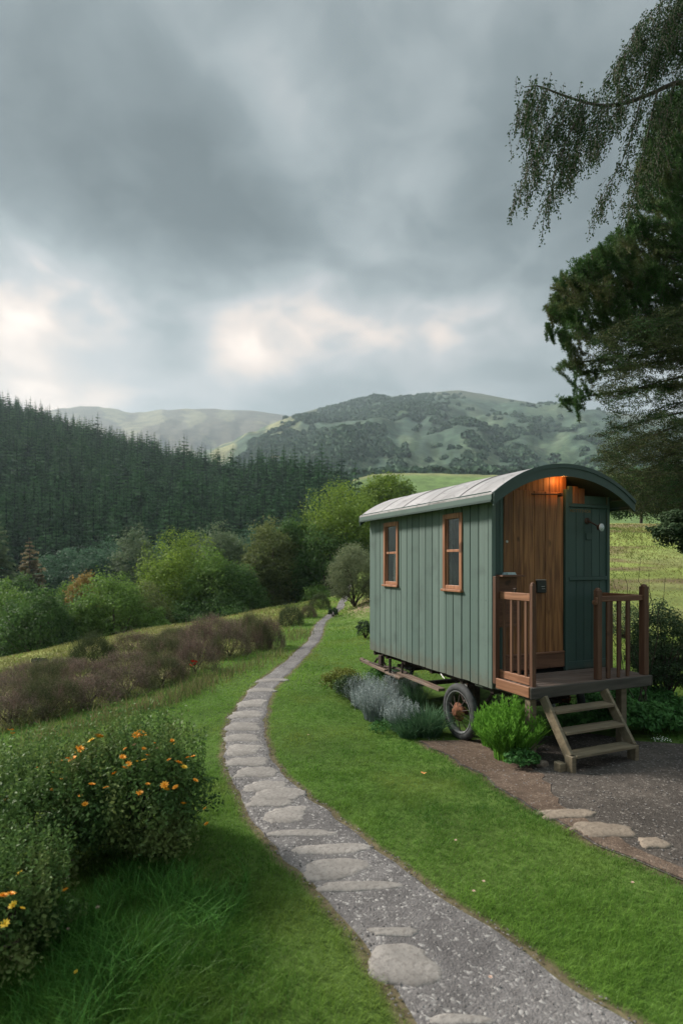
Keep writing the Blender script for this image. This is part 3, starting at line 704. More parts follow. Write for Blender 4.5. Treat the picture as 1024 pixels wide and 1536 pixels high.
# chassis
ch=MB()
for x in(.22,W-.22): ch.bb(x-.03,x+.03,-.02,L+.05,.53,ZB-.002,.004)
for y in(.05,.62,1.3,2.0,2.55,2.95): ch.bb(.03,W-.03,y-.03,y+.03,.565,ZB-.003,.004)
chs=ch.build('chassis',M['iron'],hut)
ax=MB();ax.bb(.08,W-.08,.60,.68,.19,.25,.004);
for x in(.22,W-.22): ax.bb(x-.04,x+.04,.56,.72,.25,.529,.006);ax.tube([(x,.28,.5),(x,.45,.30),(x,.64,.26),(x,.83,.30),(x,1.0,.5)],.02,6)
ax.build('axle',M['iron'],chs)
def wheel(cx,cy,cz,r,w=.075,tire=True):
    b=MB();rt=.050 if r>.3 else .04
    th=np.linspace(0,2*np.pi,17)
    b.lathe((cx,cy,cz),(1,0,0),[(r-rt+rt*math.cos(t),w/2*math.sin(t)) for t in th],48)
    o=b.build('wheel',M['rubber'],hut,smooth=True)
    b=MB();ri=r-2*rt+.004
    b.lathe((cx,cy,cz),(1,0,0),[(ri+.006,-w*.42),(ri,-w*.40),(ri-.008,-w*.2),(ri-.014,0),(ri-.008,w*.2),(ri,w*.40),(ri+.006,w*.42)],48)
    b.lathe((cx,cy,cz),(1,0,0),[(ri+.012,-w*.46),(ri+.004,-w*.47),(ri-.004,-w*.40)],48);b.build('rim',M['rim'],o,smooth=True)
    b=MB()
    for k in range(10):
        a=k*np.pi/5+.2;b.tube([(cx-.045,cy+.04*math.cos(a),cz+.04*math.sin(a)),(cx-.005,cy+(ri-.004)*math.cos(a+.12),cz+(ri-.004)*math.sin(a+.12))],.0065,6)
    b.build('spoke',M['iron'],o)
    b=MB();b.lathe((cx,cy,cz),(-1,0,0),[(.11,.02),(.112,.032),(.075,.045),(.06,.055),(.055,.085),(.03,.095),(0,.095)],28)
    b.lathe((cx,cy,cz),(-1,0,0),[(.11,.02),(.05,.0),(.05,-.06)],20);b.build('hub',M['rust'],o,smooth=True)
    return o
wz=gz(*loc2w(.02,.62)[:2])+.325
wheel(.02,.62,wz,.335,.095);wheel(W-.06,.64,wz,.335)
wz2=gz(*loc2w(.2,2.5)[:2])+.21
for x in(.20,W-.2): wheel(x,2.5,wz2,.22,.06)
t=MB();t.bb(.10,W-.1,2.46,2.54,wz2-.03,wz2+.03,.004);t.bb(.3,W-.3,2.3,2.7,.40,.44,.004);t.bb(.55,W-.55,2.4,2.6,.441,.528,.004)
t.lathe((W/2,2.5,.49),(0,0,1),[(.3,-.03),(.3,.03),(.26,.03),(.26,-.03),(.3,-.03)],28)
for x in(.3,.34): t.bar((x,2.45,wz2),(x,2.25,.45),.03,.02)
t.tube([(.02,2.9,.46),(.02,2.82,.53),(.03,2.68,.54),(.03,2.58,.46),(.04,2.56,.25),(.1,2.5,.12)],.016,8)
t.tube([(-.03,3.0,.44),(.02,2.6,.44),(.05,2.2,.47),(.06,1.9,.44)],.018,8)
t.tube([(-.01,2.35,.60),(-.01,2.35,.33)],.022,8);t.tube([(.0,2.0,.60),(.0,2.0,.40)],.016,8);t.bb(-.02,.04,2.62,2.72,.46,.60,.006)
t.build('turntable',M['iron'],chs)
pl=MB();pl.bar((-.02,3.25,.43),(.0,2.48,.39),.07,.045,tint=.2);pl.bar((.0,2.46,.38),(.02,2.05,.36),.085,.03,tint=.0);pl.bar((.02,2.1,.43),(.04,1.05,.40),.10,.035,tint=.3);pl.bar((.15,3.1,.37),(.1,2.2,.33),.09,.04,tint=.1)
pl.tube([(-.03,3.30,.44),(-.02,3.22,.43)],.035,10,tint=1)
pl.build('running_board',M['beam'],chs)
t=MB()
for y,z in((.95,.585),(.98,.60)): t.bar((-.005,y-.03,z-.02),(.0,y+.04,z+.015),.012,.012)
t.build('bracket',M['metal'],chs)
t=MB();t.bb(.02,.09,.2,.34,.60,.618,.003);t.build('bracket',M['metal'],chs)
# ------------------------------------------------------------------ porch
porch=empty('porch_deck',(P1[0],P1[1],0),TH,'small raised timber porch with spindle railings in front of the door','porch')
DP=.60
b=MB()
nbd=7
for k in range(nbd):
    y0=-.036-(k+1)*(DP-.036)/nbd;y1=y0+(DP-.036)/nbd-.006
    x0=.0
    b.bb(x0,1.665,y0,y1,ZD-.028,ZD+random.uniform(-.002,.002),.004)
b.build('deck_board',M['deck'],porch)
b=MB();b.bb(-.026,-.001,-DP-.0,-.087,ZD-.105,ZD+.004,.005,.2);b.build('side_board',M['raily'],porch)
b=MB();b.bb(-.015,1.67,-DP-.022,-DP-.001,ZD-.115,ZD-.004,.006,.3);b.bb(1.6705,1.69,-DP-.02,-.03,ZD-.115,ZD-.004,.005,.5);b.build('fascia',M['fascia'],porch)
for x in(.03,.86,1.62):
    b=MB();b.bb(x-.03,x+.03,-DP+.005,-.04,ZD-.125,ZD-.03,.004);b.build('joist',M['fascia'],porch)
for x in(.05,1.30):
    b=MB();g=gz(*loc2w(x,-DP+.06)[:2]);b.bb(x-.04,x+.04,-DP+.02,-DP+.10,g-.05,ZD-.126,.005);b.build('support_post',M['step'],porch)
def post(x,y,z0,z1,w=.05,rnd=True,mat='rail',name='post',par=porch):
    b=MB();b.bb(x-w/2,x+w/2,y-w/2,y+w/2,z0,z1-.015,.006,.7)
    b.lathe((x,y,z1-.0155),(0,0,1),[(w*.46,0),(w*.46,.006),(w*.36,.018),(w*.15,.026),(0,.027)],16,.6);return b.build(name,M[mat],par)
# left railing along the side
post(.055,-DP+.035,ZD-.11,1.80,.05);
b=MB();b.bb(.037,.073,-DP+.06,-.037,1.615,1.695,.005,.1);b.build('top_rail',M['raily'],porch)
b=MB();b.bb(.035,.075,-DP+.06,-.037,ZD+.004,ZD+.085,.005,.2);b.build('bottom_rail',M['raily'],porch)
for y in(-.13,-.25,-.365,-.47):
    b=MB();b.bb(.043,.067,y-.018,y+.018,ZD+.085,1.6145,.004);b.build('baluster',M['rail'],porch)
b=MB();b.tube([(.055,-.30,1.695),(.055,-.30,1.73)],.008,8);b.bb(.045,.065,-.325,-.275,1.728,1.742,.004);b.build('hook',M['iron'],porch)
# right railing along the front and the right side
post(.935,-DP+.04,ZD-.0,1.73,.064);post(1.625,-DP+.04,ZD-.0,1.76,.074)
b=MB();b.bb(.9675,1.5875,-DP+.02,-DP+.058,1.59,1.65,.006,.2);b.build('top_rail',M['railx'],porch)
for x,w in((1.085,.05),(1.235,.034),(1.37,.034)):
    b=MB();b.bb(x-w/2,x+w/2,-DP+.025,-DP+.053,ZD+.001,1.5895,.004,.8);b.build('baluster',M['rail'],porch)
b=MB();b.bb(1.605,1.645,-DP+.078,-.005,1.59,1.65,.006,.5);b.build('top_rail',M['raily'],porch)
for y in(-.12,-.24,-.36):
    b=MB();b.bb(1.61,1.64,y-.016,y+.016,ZD+.001,1.5895,.004,.9);b.build('baluster',M['rail'],porch)
b=MB();b.box((.885,-DP+.03,1.585),(.05,.045,.05),.01,None,.1);b.box((.87,-DP+.0,1.61),(.03,.03,.06),.01,None,.1);b.build('gate_catch',M['railx'],porch)
# ------------------------------------------------------------------ steps
sx0,sx1=.12,.935;yt=-DP-.028;yb_=-1.0
stp=empty('wooden_steps',tuple(loc2w(.52,-.8,0)),TH,'weathered open wooden steps leading up to the porch','steps')
stp.location=(P1[0],P1[1],0)
gl=gz(*loc2w(.12,yb_)[:2]);grr=gz(*loc2w(.93,yb_)[:2])
for x,g in((sx0,gl),(sx1,grr)):
    b=MB();b.bar((x,yt-.012,ZD-.10),(x,yb_+.02,g+.14),.036,.10,up=(0,1,.2),tint=.3)
    b.build('stringer',M['step'],stp)
    b=MB();b.bb(x-.024,x+.026,yb_-.045,yb_+.06,g-.04,g+.16,.007,.4);b.build('foot',M['step'],stp)
b=MB();b.bb(sx0-.10,sx0-.027,yb_+.03,yb_+.12,gl-.03,gl+.085,.008,.1);b.build('foot_block',M['step'],stp)
for z in(.545,.375,.195):
    f=(ZD-.10-z)/(ZD-.10-gl-.14);y=yt+(yb_+.02-yt)*f
    b=MB();b.bb(sx0+.022,sx1-.022,y-.085,y+.075,z-.015,z+.013,.004,random.random()*.5);b.build('tread',M['step'],stp)
# ------------------------------------------------------------------ plants
def unit(n): 
    v=rng.standard_normal((n,3));return v/np.linalg.norm(v,axis=1)[:,None]
def crown(b,c,rad,nclump,per,size,asp=.5,clump=.28,flat=.0,low=-.75,tone=0.,shell=.55):
    """leaf clumps spread through an uneven ellipsoid; tint per clump"""
    c=np.array(c,float);rad=np.array(rad,float)
    d=unit(nclump*3);d=d[d[:,2]>low][:nclump];n=len(d)
    lob=.78+.34*(fbm(d[:,0]*2.2+c[0],d[:,1]*2.2+d[:,2]*1.7+c[1],3)*2-.5)
    rr=(shell+(1-shell)*rng.random(n)**.5)*lob
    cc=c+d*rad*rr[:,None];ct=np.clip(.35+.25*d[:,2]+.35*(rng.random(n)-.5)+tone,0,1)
    cr_=rad.mean()*clump*(.6+.8*rng.random(n))
    dd=unit(n*per);k=np.repeat(np.arange(n),per)
    p=cc[k]+dd*cr_[k][:,None]*(rng.random(n*per)**.4)[:,None]*np.array([1,1,.75])
    nrm=dd+unit(n*per)*.7+np.array([0,0,.35]);dr=np.cross(nrm,unit(n*per));
    l=size*(.6+.8*rng.random(n*per))
    b.leaves(p-dr/np.linalg.norm(dr,axis=1)[:,None]*l[:,None]*.5,dr,nrm,l,l*asp,np.clip(ct[k]+.3*(rng.random(n*per)-.5),0,1),kink=.08)
    return cc
def stems(b,base,tips,r0,r1=None,k=5,sag=.1,tint=.5):
    for t in tips:
        s=np.linspace(0,1,k)[:,None];m=np.array(base)*(1-s)+np.array(t)*s
        m[:,:2]=np.array(base)[:2]*(1-s**1.4)+np.array(t)[:2]*s**1.4
        m+=(rng.random((k,3))-.5)*sag*np.linalg.norm(np.array(t)-base)*s*(1-s)*3
        b.tube(m,np.linspace(r0,r1 or r0*.25,k),5,tint,False)
def shrub(px,v,w,htop,mat,label,cat,name,group=None,depth=1.,n=120,per=30,size=.03,asp=.5,base=None,stem=True,yoff=0,low=-.5,zf=1.0,tone=0.,clump=.28,Y=None):
    """a shrub whose foot is at pixel (px,v), w pixels wide, top at pixel row htop"""
    g=onground(px,v) if Y is None else np.array([(px-CX)/F*Y,Y,gz((px-CX)/F*Y,Y)])
    hw=w/2/F*g[1];y=g[1]+hw*depth+yoff;x=(px-CX)/F*y;z=gz(x,y)
    zt=CH-(htop-HV)/F*y;h=max(zt-z,.1)
    root=empty(name,(x,y,z),0,label,cat,group)
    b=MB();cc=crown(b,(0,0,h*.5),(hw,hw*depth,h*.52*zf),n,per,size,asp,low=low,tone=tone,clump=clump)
    b.build('foliage',mat,root)
    if stem:
        s=MB();stems(s,(0,0,-.02),cc[rng.permutation(len(cc))[:18]],.006+h*.008);s.build('stem',M['twig'],root)
    return root,(x,y,z,h,hw)
def flower_mesh(mat,r):
    b=MB()
    for ring,(k,l,el) in enumerate(((9,1.,.25),(8,.75,.65),(6,.45,1.1))):
        a=np.arange(k)*2*np.pi/k+ring*.3;d=np.stack([np.cos(a)*math.cos(el),np.sin(a)*math.cos(el),np.full(k,math.sin(el))],1)
        n=np.stack([-np.cos(a)*math.sin(el),-np.sin(a)*math.sin(el),np.full(k,math.cos(el))],1)
        b.leaves(np.zeros((k,3)),d,n,r*l,r*.55*l,.5,.05)
    me=b.mesh('flower');me.materials.append(mat)
    c=MB();c.lathe((0,0,r*.1),(0,0,1),[(0,r*.32),(r*.16,r*.28),(r*.2,r*.1),(r*.1,0)],10);cm=c.mesh('flower_centre');cm.materials.append(M['flower_c']);return me,cm
FL={k:flower_mesh(M['flower_'+k],1.) for k in 'oyrp'}
def flower(parent,k,p,s,lean=(0,0)):
    o=link('flower',FL[k][0],parent,p,(lean[0],lean[1],random.random()*6));o.scale=(s,s,s)
    return o
# big flowering shrubs, front left
def mari(cx,cy,rx,ry,h,label,fl,n=260,per=60,sz=.030):
    z=gz(cx,cy);root=empty('flowering_shrub',(cx,cy,z),0,label,'shrub','flowering shrubs at the lawn edge')
    b=MB();cc=crown(b,(0,0,h*.46),(rx,ry,h*.5),n,per,sz,.55,clump=.24,low=-.8,shell=.5)
    # upright leafy shoots
    m=340;a=rng.random(m)*6.28;r_=np.sqrt(rng.random(m))*.9
    for i in range(m):
        q=np.array([math.cos(a[i])*r_[i]*rx,math.sin(a[i])*r_[i]*ry,h*.46+h*.50*math.sqrt(max(0,1-r_[i]**2))])
        L_=random.uniform(.06,.20)*h/.7;t=np.linspace(0,1,14);ax=np.array([q[0]*.25+random.uniform(-.1,.1),q[1]*.25,1.]);ax/=np.linalg.norm(ax)
        p=q+ax*(t*L_*1.6)[:,None]-ax*L_*.5;dr=unit(14)+ax*.6
        b.leaves(p,dr,np.cross(dr,unit(14)),sz*1.0,sz*.45,.4+.5*rng.random(14))
    b.build('foliage',M['bush'],root)
    s=MB();stems(s,(0,0,-.02),cc[rng.permutation(len(cc))[:40]],.012);s.build('stem',M['twig'],root)
    if len(fl)>9:
        for _ in range(22):
            a_=random.uniform(-3.0,.3);e_=random.uniform(.25,1.2);flower(root,random.choice('ooy'),(rx*1.02*math.cos(a_)*math.cos(e_),ry*1.02*math.sin(a_)*math.cos(e_),h*.48+h*.56*math.sin(e_)),random.uniform(.014,.028),(random.uniform(0,.6),random.uniform(-.4,.4)))
    for (px,v,k,sc,dy) in fl:
        # set each bloom on the surface facing the viewer
        Ys=np.linspace(cy-ry*1.3,cy+ry,160);pp=np.array([at(px,v-2,q) for q in Ys]);ee=((pp[:,0]-cx)/(rx*1.1))**2+((pp[:,1]-cy)/(ry*1.1))**2+((pp[:,2]-z-h*.48)/(h*.60))**2
        k_=np.argmax(ee<1) if (ee<1).any() else np.argmin(ee);Y=Ys[k_];p=at(px,v-2,Y);flower(root,k,tuple(p-np.array([cx,cy,z])),sc*1.35,(random.uniform(.2,.7),random.uniform(-.4,.4)))
    return root
fl=[(212,1103,'o',.030,.0),(205,1105,'o',.026,.05),(150,1108,'o',.026,-.02),(138,1113,'y',.024,0),(120,1125,'o',.026,-.05),(117,1131,'y',.022,-.03),(110,1141,'o',.026,-.1),(102,1141,'o',.022,-.1),(80,1148,'o',.022,-.2),(68,1149,'y',.022,-.2),(60,1152,'o',.02,-.22),(188,1126,'o',.016,-.25),(184,1138,'o',.02,-.33),(187,1155,'o',.022,-.42),(172,1163,'o',.018,-.42),(138,1179,'o',.018,-.45),(202,1120,'p',.016,-.2),(268,1147,'o',.028,-.25),(276,1153,'y',.02,-.28),(282,1139,'o',.018,-.2),(290,1137,'o',.016,-.18),(247,1180,'o',.024,-.42),(250,1187,'o',.02,-.44),(275,1208,'o',.018,-.42),(293,1173,'o',.018,-.25),(308,1215,'o',.014,-.12),(310,1238,'o',.016,-.12),(236,1125,'p',.014,-.1),(25,1193,'y',.02,-.35),(5,1200,'o',.024,-.35)]
mari(-1.48,4.05,.56,.56,.84,'big dense shrub dotted with orange blooms beside the lawn',fl,300,70)
mari(-2.08,3.72,.60,.62,.80,'dark leafy shrub at the picture edge left of the big orange blooming one',[],280,60)
mari(-1.80,2.95,.40,.42,.56,'low dark shrub with yellow blooms in the bottom corner',[(16,1344,'o',.020,-.36),(5,1346,'o',.020,-.38),(20,1360,'y',.018,-.38),(98,1338,'o',.017,-.15),(8,1388,'y',.018,-.4),(34,1365,'y',.012,-.38),(30,1312,'y',.014,-.3)],200,60,.024)
# seed heads and daisies in the long grass, each on its own stalk
for px,v,k,s,lb in((147,1361,'p',.013,'pale pinkish seed head on a stalk in the long grass, the taller'),(103,1393,'p',.011,'small dull seed head low in the long grass'),(114,1458,'y',.012,'single yellow bloom low in the long grass'),(56+18,1122,'p',.012,'pale bloom standing alone above the lawn behind the orange shrub')):
    g=onground(px,v+22);Y=g[1];p=at(px,v,Y);root=empty('wildflower',tuple(g),0,lb,'flower')
    b=MB();b.tube([(0,0,0),(.01,0,(p[2]-g[2])*.6),(0,0,p[2]-g[2])],.0015,5);b.build('stalk',M['fern'],root);flower(root,k,(0,0,p[2]-g[2]),s,(.4,0))
# heather
def hmesh(k,seed):
    b=MB();n=1500+600*k
    d=unit(n*2);d=d[d[:,2]>-.1][:n];n=len(d)
    lob=.75+.5*fbm(d[:,0]*2+seed*3,d[:,1]*2+d[:,2],3)
    q=d*(.72+.28*rng.random(n))[:,None]*lob[:,None]*np.array([1,1,.95])
    dr=d*.7+np.array([0,0,1.0])+unit(n)*.4
    m=10;kk=np.repeat(np.arange(n),m);t=np.tile(np.linspace(0,1,m),n)
    drn=dr/np.linalg.norm(dr,axis=1)[:,None]
    p=q[kk]+drn[kk]*(t*(.16+.24*rng.random(n)[kk]))[:,None];ld=drn[kk]*.6+unit(n*m)
    b.leaves(p,ld,np.cross(ld,unit(n*m)),.045*(1.2-.5*t),.016,np.clip(.15+.75*t*rng.random(n)[kk]+.15*rng.random(n*m),0,1))
    return b.mesh('foliage')
HM=[hmesh(k%2,k) for k in range(4)]
M['heather2']=leafmat('heather_green_tips',(.030,.048,.020),(.17,.17,.08),.15,.8,1.8,(.20,.13,.11))
M['heather3']=leafmat('heather_pink_tips',(.060,.050,.038),(.30,.20,.17),.15,.8,1.8,(.08,.10,.045))
for i,h in enumerate(HM): h.materials.append([M['heather'],M['heather2'],M['heather3'],M['heathgreen']][i])
HS=[(15,1098,95,1045),(75,1083,95,1030),(135,1065,90,1012),(192,1050,85,1000),(243,1033,80,985),(292,1015,60,972),(10,1062,85,1020),(70,1048,85,1002),(128,1033,80,990),(186,1018,80,975),(243,1002,75,962),(298,992,70,950),(345,990,60,945),(388,978,42,938),
(140,1000,55,962),(205,985,60,955),(262,975,60,945),(318,960,52,934),(352,958,40,930),(374,962,26,926),(405,975,40,940),(436,940,38,915),(462,928,24,906),(40,1030,60,1003),(95,1015,55,985),(480,915,26,897)]
_o=['','second ','third ','fourth ','fifth ','sixth ','seventh ','eighth ','ninth ','tenth ','eleventh ','twelfth ']
def _hl():
    out=[]
    for i in range(len(HS)):
        row=[j for j in range(len(HS)) if (j<6)==(i<6) and (j<14)==(i<14)];row.sort(key=lambda j:HS[j][0]);k=row.index(i)
        out.append(('%sleftmost brown heather shrub %s'%(_o[k],['beside the lawn, front row','in the middle row','in the back row by the meadow'][0 if i<6 else 1 if i<14 else 2])))
    return out
HL=_hl();HL[21]='rounded green heath shrub at the meadow side of the heather';HL[25]='green heath shrub beside the path at the brow';HL[14]='green heath shrub poking out behind the brown heather'
for i,(px,v,w,top) in enumerate(HS):
    g=onground(px,v);hw=w/2/F*g[1]*1.12;x,y=g[0]*(1+hw/g[1]),g[1]+hw;z=gz(x,y);zt=CH-(top-HV)/F*y;h=max(zt-z,.2)
    k=3 if i in(21,25,14) else i%3
    root=empty('heather_shrub',(x,y,z-.02),random.random()*6,None,'shrub','brown heather shrubs along the lower lawn edge')
    where=['in the front row by the lawn','in the middle row','in the back row by the meadow'][0 if i<6 else 1 if i<14 else 2]
    root['label']=HL[i]
    o=link('foliage',HM[k],root);_r=random.Random(i);o.scale=(hw*_r.uniform(.85,1.2),hw*_r.uniform(.85,1.2),h*_r.uniform(.9,1.5))
    s=MB();stems(s,(0,0,0),[(math.cos(a)*hw*.6,math.sin(a)*hw*.6,h*.7) for a in np.arange(6)],.01);s.build('stem',M['twig'],root)
# red blooms
for px,v,k,s,lb in((288,997,'r',.085,'bright red bloom cluster among the heather'),(18,1098,'o',.05,'orange bloom cluster by the heather at the picture edge'),(140,1088,'r',.02,'small faded bloom on a stalk at the lawn edge'),(108,1062,'r',.02,'small dull red bloom against the dark heather')):
    g=onground(px,v+26);p=at(px,v,g[1]);root=empty('wildflower',tuple(g),0,lb,'flower');h=p[2]-g[2]
    b=MB()
    for a in range(5): b.tube([(0,0,0),(.02*a-.04,0,h*.6),(.03*math.cos(a)*s*20,.03*math.sin(a),h)],.002,5)
    b.build('stalk',M['fern'],root)
    for a in range(5 if s>.04 else 1): flower(root,k,(random.uniform(-.8,.8)*s,random.uniform(-.5,.5)*s,h+random.uniform(-.7,.7)*s),s*.55,(.6,random.uniform(-.5,.5)))
# plants along the hut
def clump(px,v,r,h,n,mat,label,name,w=.006,bend=.8,cat='plant',seg=4,group=None,yoff=0,tintpow=1.):
    g=onground(px,v);x,y=g[0],g[1]+r*.8+yoff;x=(px-CX)/F*y;z=gz(x,y)
    root=empty(name,(x,y,z),0,label,cat,group);b=MB()
    a=rng.random(n)*6.28;rr=np.sqrt(rng.random(n))*r*.45
    c=np.stack([np.cos(a)*rr,np.sin(a)*rr,0*a-.01],1)
    a2=a+rng.standard_normal(n)*.5;d=np.stack([np.cos(a2),np.sin(a2)],1)
    hh=h*(.55+.5*rng.random(n));bd=hh*bend*(.15+.85*rng.random(n))*(.4+rr/(r*.45))
    b.blades(c,d,hh,w*(.6+.8*rng.random(n)),bd,rng.random(n)**tintpow,seg)
    b.build('blades',mat,root);return root
shrub(515,1048,72,1003,M['yellowshrub'],'small shrub with yellowing tips at the far end of the plant bed','shrub','garden_shrub',n=70,per=40,size=.035,low=-.3)
shrub(528,1062,60,1012,M['darkshrub'],'dark green leafy shrub at the near corner of the plant bed','shrub','garden_shrub',n=70,per=40,size=.03,low=-.3)
shrub(585,1060,95,1000,M['cover'],'loose green shrub filling the bed under the rear chassis','shrub','garden_shrub',n=90,per=40,size=.03,low=-.3,yoff=.25)
def lav(px,v,r,h,n,label):
    root=clump(px,v,r,h,n,M['lav'],label,'lavender',.0045,.65,group='silvery plants in the bed')
    b=MB();m=n//2;a=rng.random(m)*6.28;rr=np.sqrt(rng.random(m))*r;c=np.stack([np.cos(a)*rr,np.sin(a)*rr,h*(.55+.5*rng.random(m))*(1-.4*(rr/r)**2)],1)
    k=np.repeat(np.arange(m),7);t=np.tile(np.arange(7)*.012,m);p=c[k]+np.stack([0*t,0*t,t],1);d=unit(m*7)+[0,0,.4]
    b.leaves(p,d,unit(m*7),.016,.008,.5+.5*rng.random(m*7));b.build('flower_spike',M['lav'],root)
lav(563,1088,.34,.46,1300,'silvery lavender with pale spikes, middle of the bed')
lav(546,1068,.32,.42,1000,'silvery lavender at the far corner of the bed')
lav(600,1102,.26,.38,900,'silvery lavender beside the dark grass clump')
lav(602,1066,.32,.5,900,'tall silvery plant under the chassis boards')
clump(640,1112,.36,.42,900,M['darkgrass'],'blue-green ornamental grass clump arching by the wheel','ornamental_grass',.008,1.1)
clump(612,1112,.24,.30,500,M['darkgrass'],'smaller blue-green grass clump beside the lavender','ornamental_grass',.006,1.0)
clump(622,1075,.26,.62,260,M['darkgrass'],'tall thin grass standing against the chassis','ornamental_grass',.006,.5)
clump(768,1152,.40,.52,900,M['fern'],'bright green upright leafy clump beside the steps','green_plant',.012,.5,seg=4,yoff=-.02)
clump(742,1128,.30,.46,500,M['fern'],'bright green leafy clump leaning towards the wheel','green_plant',.010,.8,seg=4)
for px,v,r_,h_,ns,lb in((765,1150,.30,.62,260,'bright green feathery plant in the middle of the clump by the steps'),(745,1135,.24,.50,160,'bright green feathery plant nearest the wheel')):
    g=onground(px,v);x,y=g[0],g[1]+.22;x=(px-CX)/F*y;z=gz(x,y);root=empty('green_plant',(x,y,z),0,lb,'plant');b=MB();w_=MB()
    for _ in range(ns):
        a_=random.random()*6.28;q=random.random()**.6*r_;hh=h_*random.uniform(.6,1.05)*(1-.35*(q/r_)**2);k=14;t=np.linspace(0,1,k)
        st=np.stack([math.cos(a_)*q*(.3+.9*t**1.3),math.sin(a_)*q*(.3+.9*t**1.3),hh*t],1);w_.tube(st[::3],.0025,3,.5,False)
        kk=np.repeat(np.arange(3,k),3);m=len(kk);d=unit(m)*.55+np.array([math.cos(a_)*.2,math.sin(a_)*.2,.9]);b.leaves(st[kk],d,unit(m),.055*rng.uniform(.6,1.2,m),.013,np.clip(.2+.6*t[kk]+.3*(rng.random(m)-.5),0,1),.08)
    b.build('leaves',M['fern'],root);w_.build('stem',M['fern'],root)
shrub(784,1160,50,1125,M['cover'],'small low leafy plant at the foot of the bright green clump','plant','leafy_plant',n=50,per=25,size=.035,low=-.2,stem=False)
shrub(588,1108,90,1090,M['cover'],'low leafy edging plant below the lavender','plant','leafy_plant',n=50,per=25,size=.025,low=-.1,stem=False)
# ground cover right of and under the steps
for i,(px,v,w,top,lb) in enumerate([(935,1112,90,1050,'dense leafy ground plant right of the steps'),(990,1108,80,1058,'leafy ground plant near the right picture edge'),(905,1085,80,1040,'dark leafy plant under the porch corner'),(960,1075,110,1030,'leafy plant behind the ground plants below the porch'),(860,1105,70,1060,'shaded leafy plant seen between the treads'),(1040,1100,80,1050,'leafy plant half outside the picture')]):
    shrub(px,v,w,top,M['cover'],lb,'plant','leafy_plant','leafy plants around the steps',n=120,per=30,size=.058,asp=.6,low=-.3,stem=False,tone=.05)
shrub(1000,1085,130,905,M['darkshrub'],'large dark shrub beside the porch at the picture edge','shrub','dark_shrub',n=330,per=45,size=.036,yoff=.35,low=-.8,clump=.2)
shrub(985,1045,80,960,M['darkshrub'],'dark shrub just behind the porch railing','shrub','dark_shrub',n=200,per=40,size=.036,yoff=.6,low=-.8,clump=.2)
shrub(935,985,90,905,M['darkshrub'],'loose pale-leaved bush seen through the railing','shrub','dark_shrub',n=140,per=22,size=.04,yoff=.8,low=-.8,clump=.3,tone=.35)
# bare twigs over the dark shrub
g=onground(985,1080);root=empty('twiggy_sapling',(3.75,7.1,gz(3.75,7.1)),0,'thin bare-twigged sapling rising over the dark shrub','sapling')
b=MB();stems(b,(0,0,0),[(-.35,0,1.75),(-.2,.1,1.95),(.0,0,2.1),(.15,.1,1.9),(-.5,.1,1.5),(.3,0,1.8)],.008,.002,8,.15)
b.build('stem',M['twig'],root);b=MB();p=rng.standard_normal((160,3))*[.12,.1,.12]+[0,0,.95];b.leaves(p,unit(160),unit(160),.03,.015,rng.random(160));b.build('leaves',M['darkshrub'],root)
# small white flowers
g=onground(990,1112);root=empty('white_flower_plant',tuple(g),0,'tiny white flowered plant at the gravel edge','plant')
b=MB();p=rng.standard_normal((70,3))*[.05,.04,.012]+[0,0,.03];b.leaves(p,unit(70),unit(70),.014,.009,.5);b.build('blossoms',M['white'],root)
b=MB();p=rng.standard_normal((120,3))*[.06,.05,.012]+[0,0,.015];b.leaves(p,unit(120),unit(120),.025,.012,.5);b.build('leaves',M['cover'],root)
# fallen leaves and daisies on the lawn
for px,v,lb in((634,1166,'orange fallen leaf on the lawn near the wheel'),):
    g=onground(px,v);b=MB();b.leaves(np.zeros((3,3)),np.array([[1,.2,.2],[-.3,1,.1],[.2,-1,.3]]),np.array([[0,.1,1.]]*3),.045,.03,.5,.1)
    o=b.build('fallen_leaf',M['deadleaf'],loc=(g[0],g[1],g[2]+.035));tag(o,lb,'leaf')
for i,(px,v,lb) in enumerate(((462,1108,'white daisy by the inner bend of the path'),(725,1333,'white daisy nearest the gravel path edge'),(710,1348,'tiny white daisy just below the larger one'),(683,1270,'pale daisy in the middle of the lawn'),(948,1335,'white daisy toward the gravel side of the lawn'),(735,1480,'white daisy at the lower lawn edge'))):
    g=onground(px,v);o=link('daisy',FL['p'][0],None,(g[0],g[1],g[2]+.045));o.scale=(.012,)*3;tag(o,lb,'flower','daisies in the lawn')
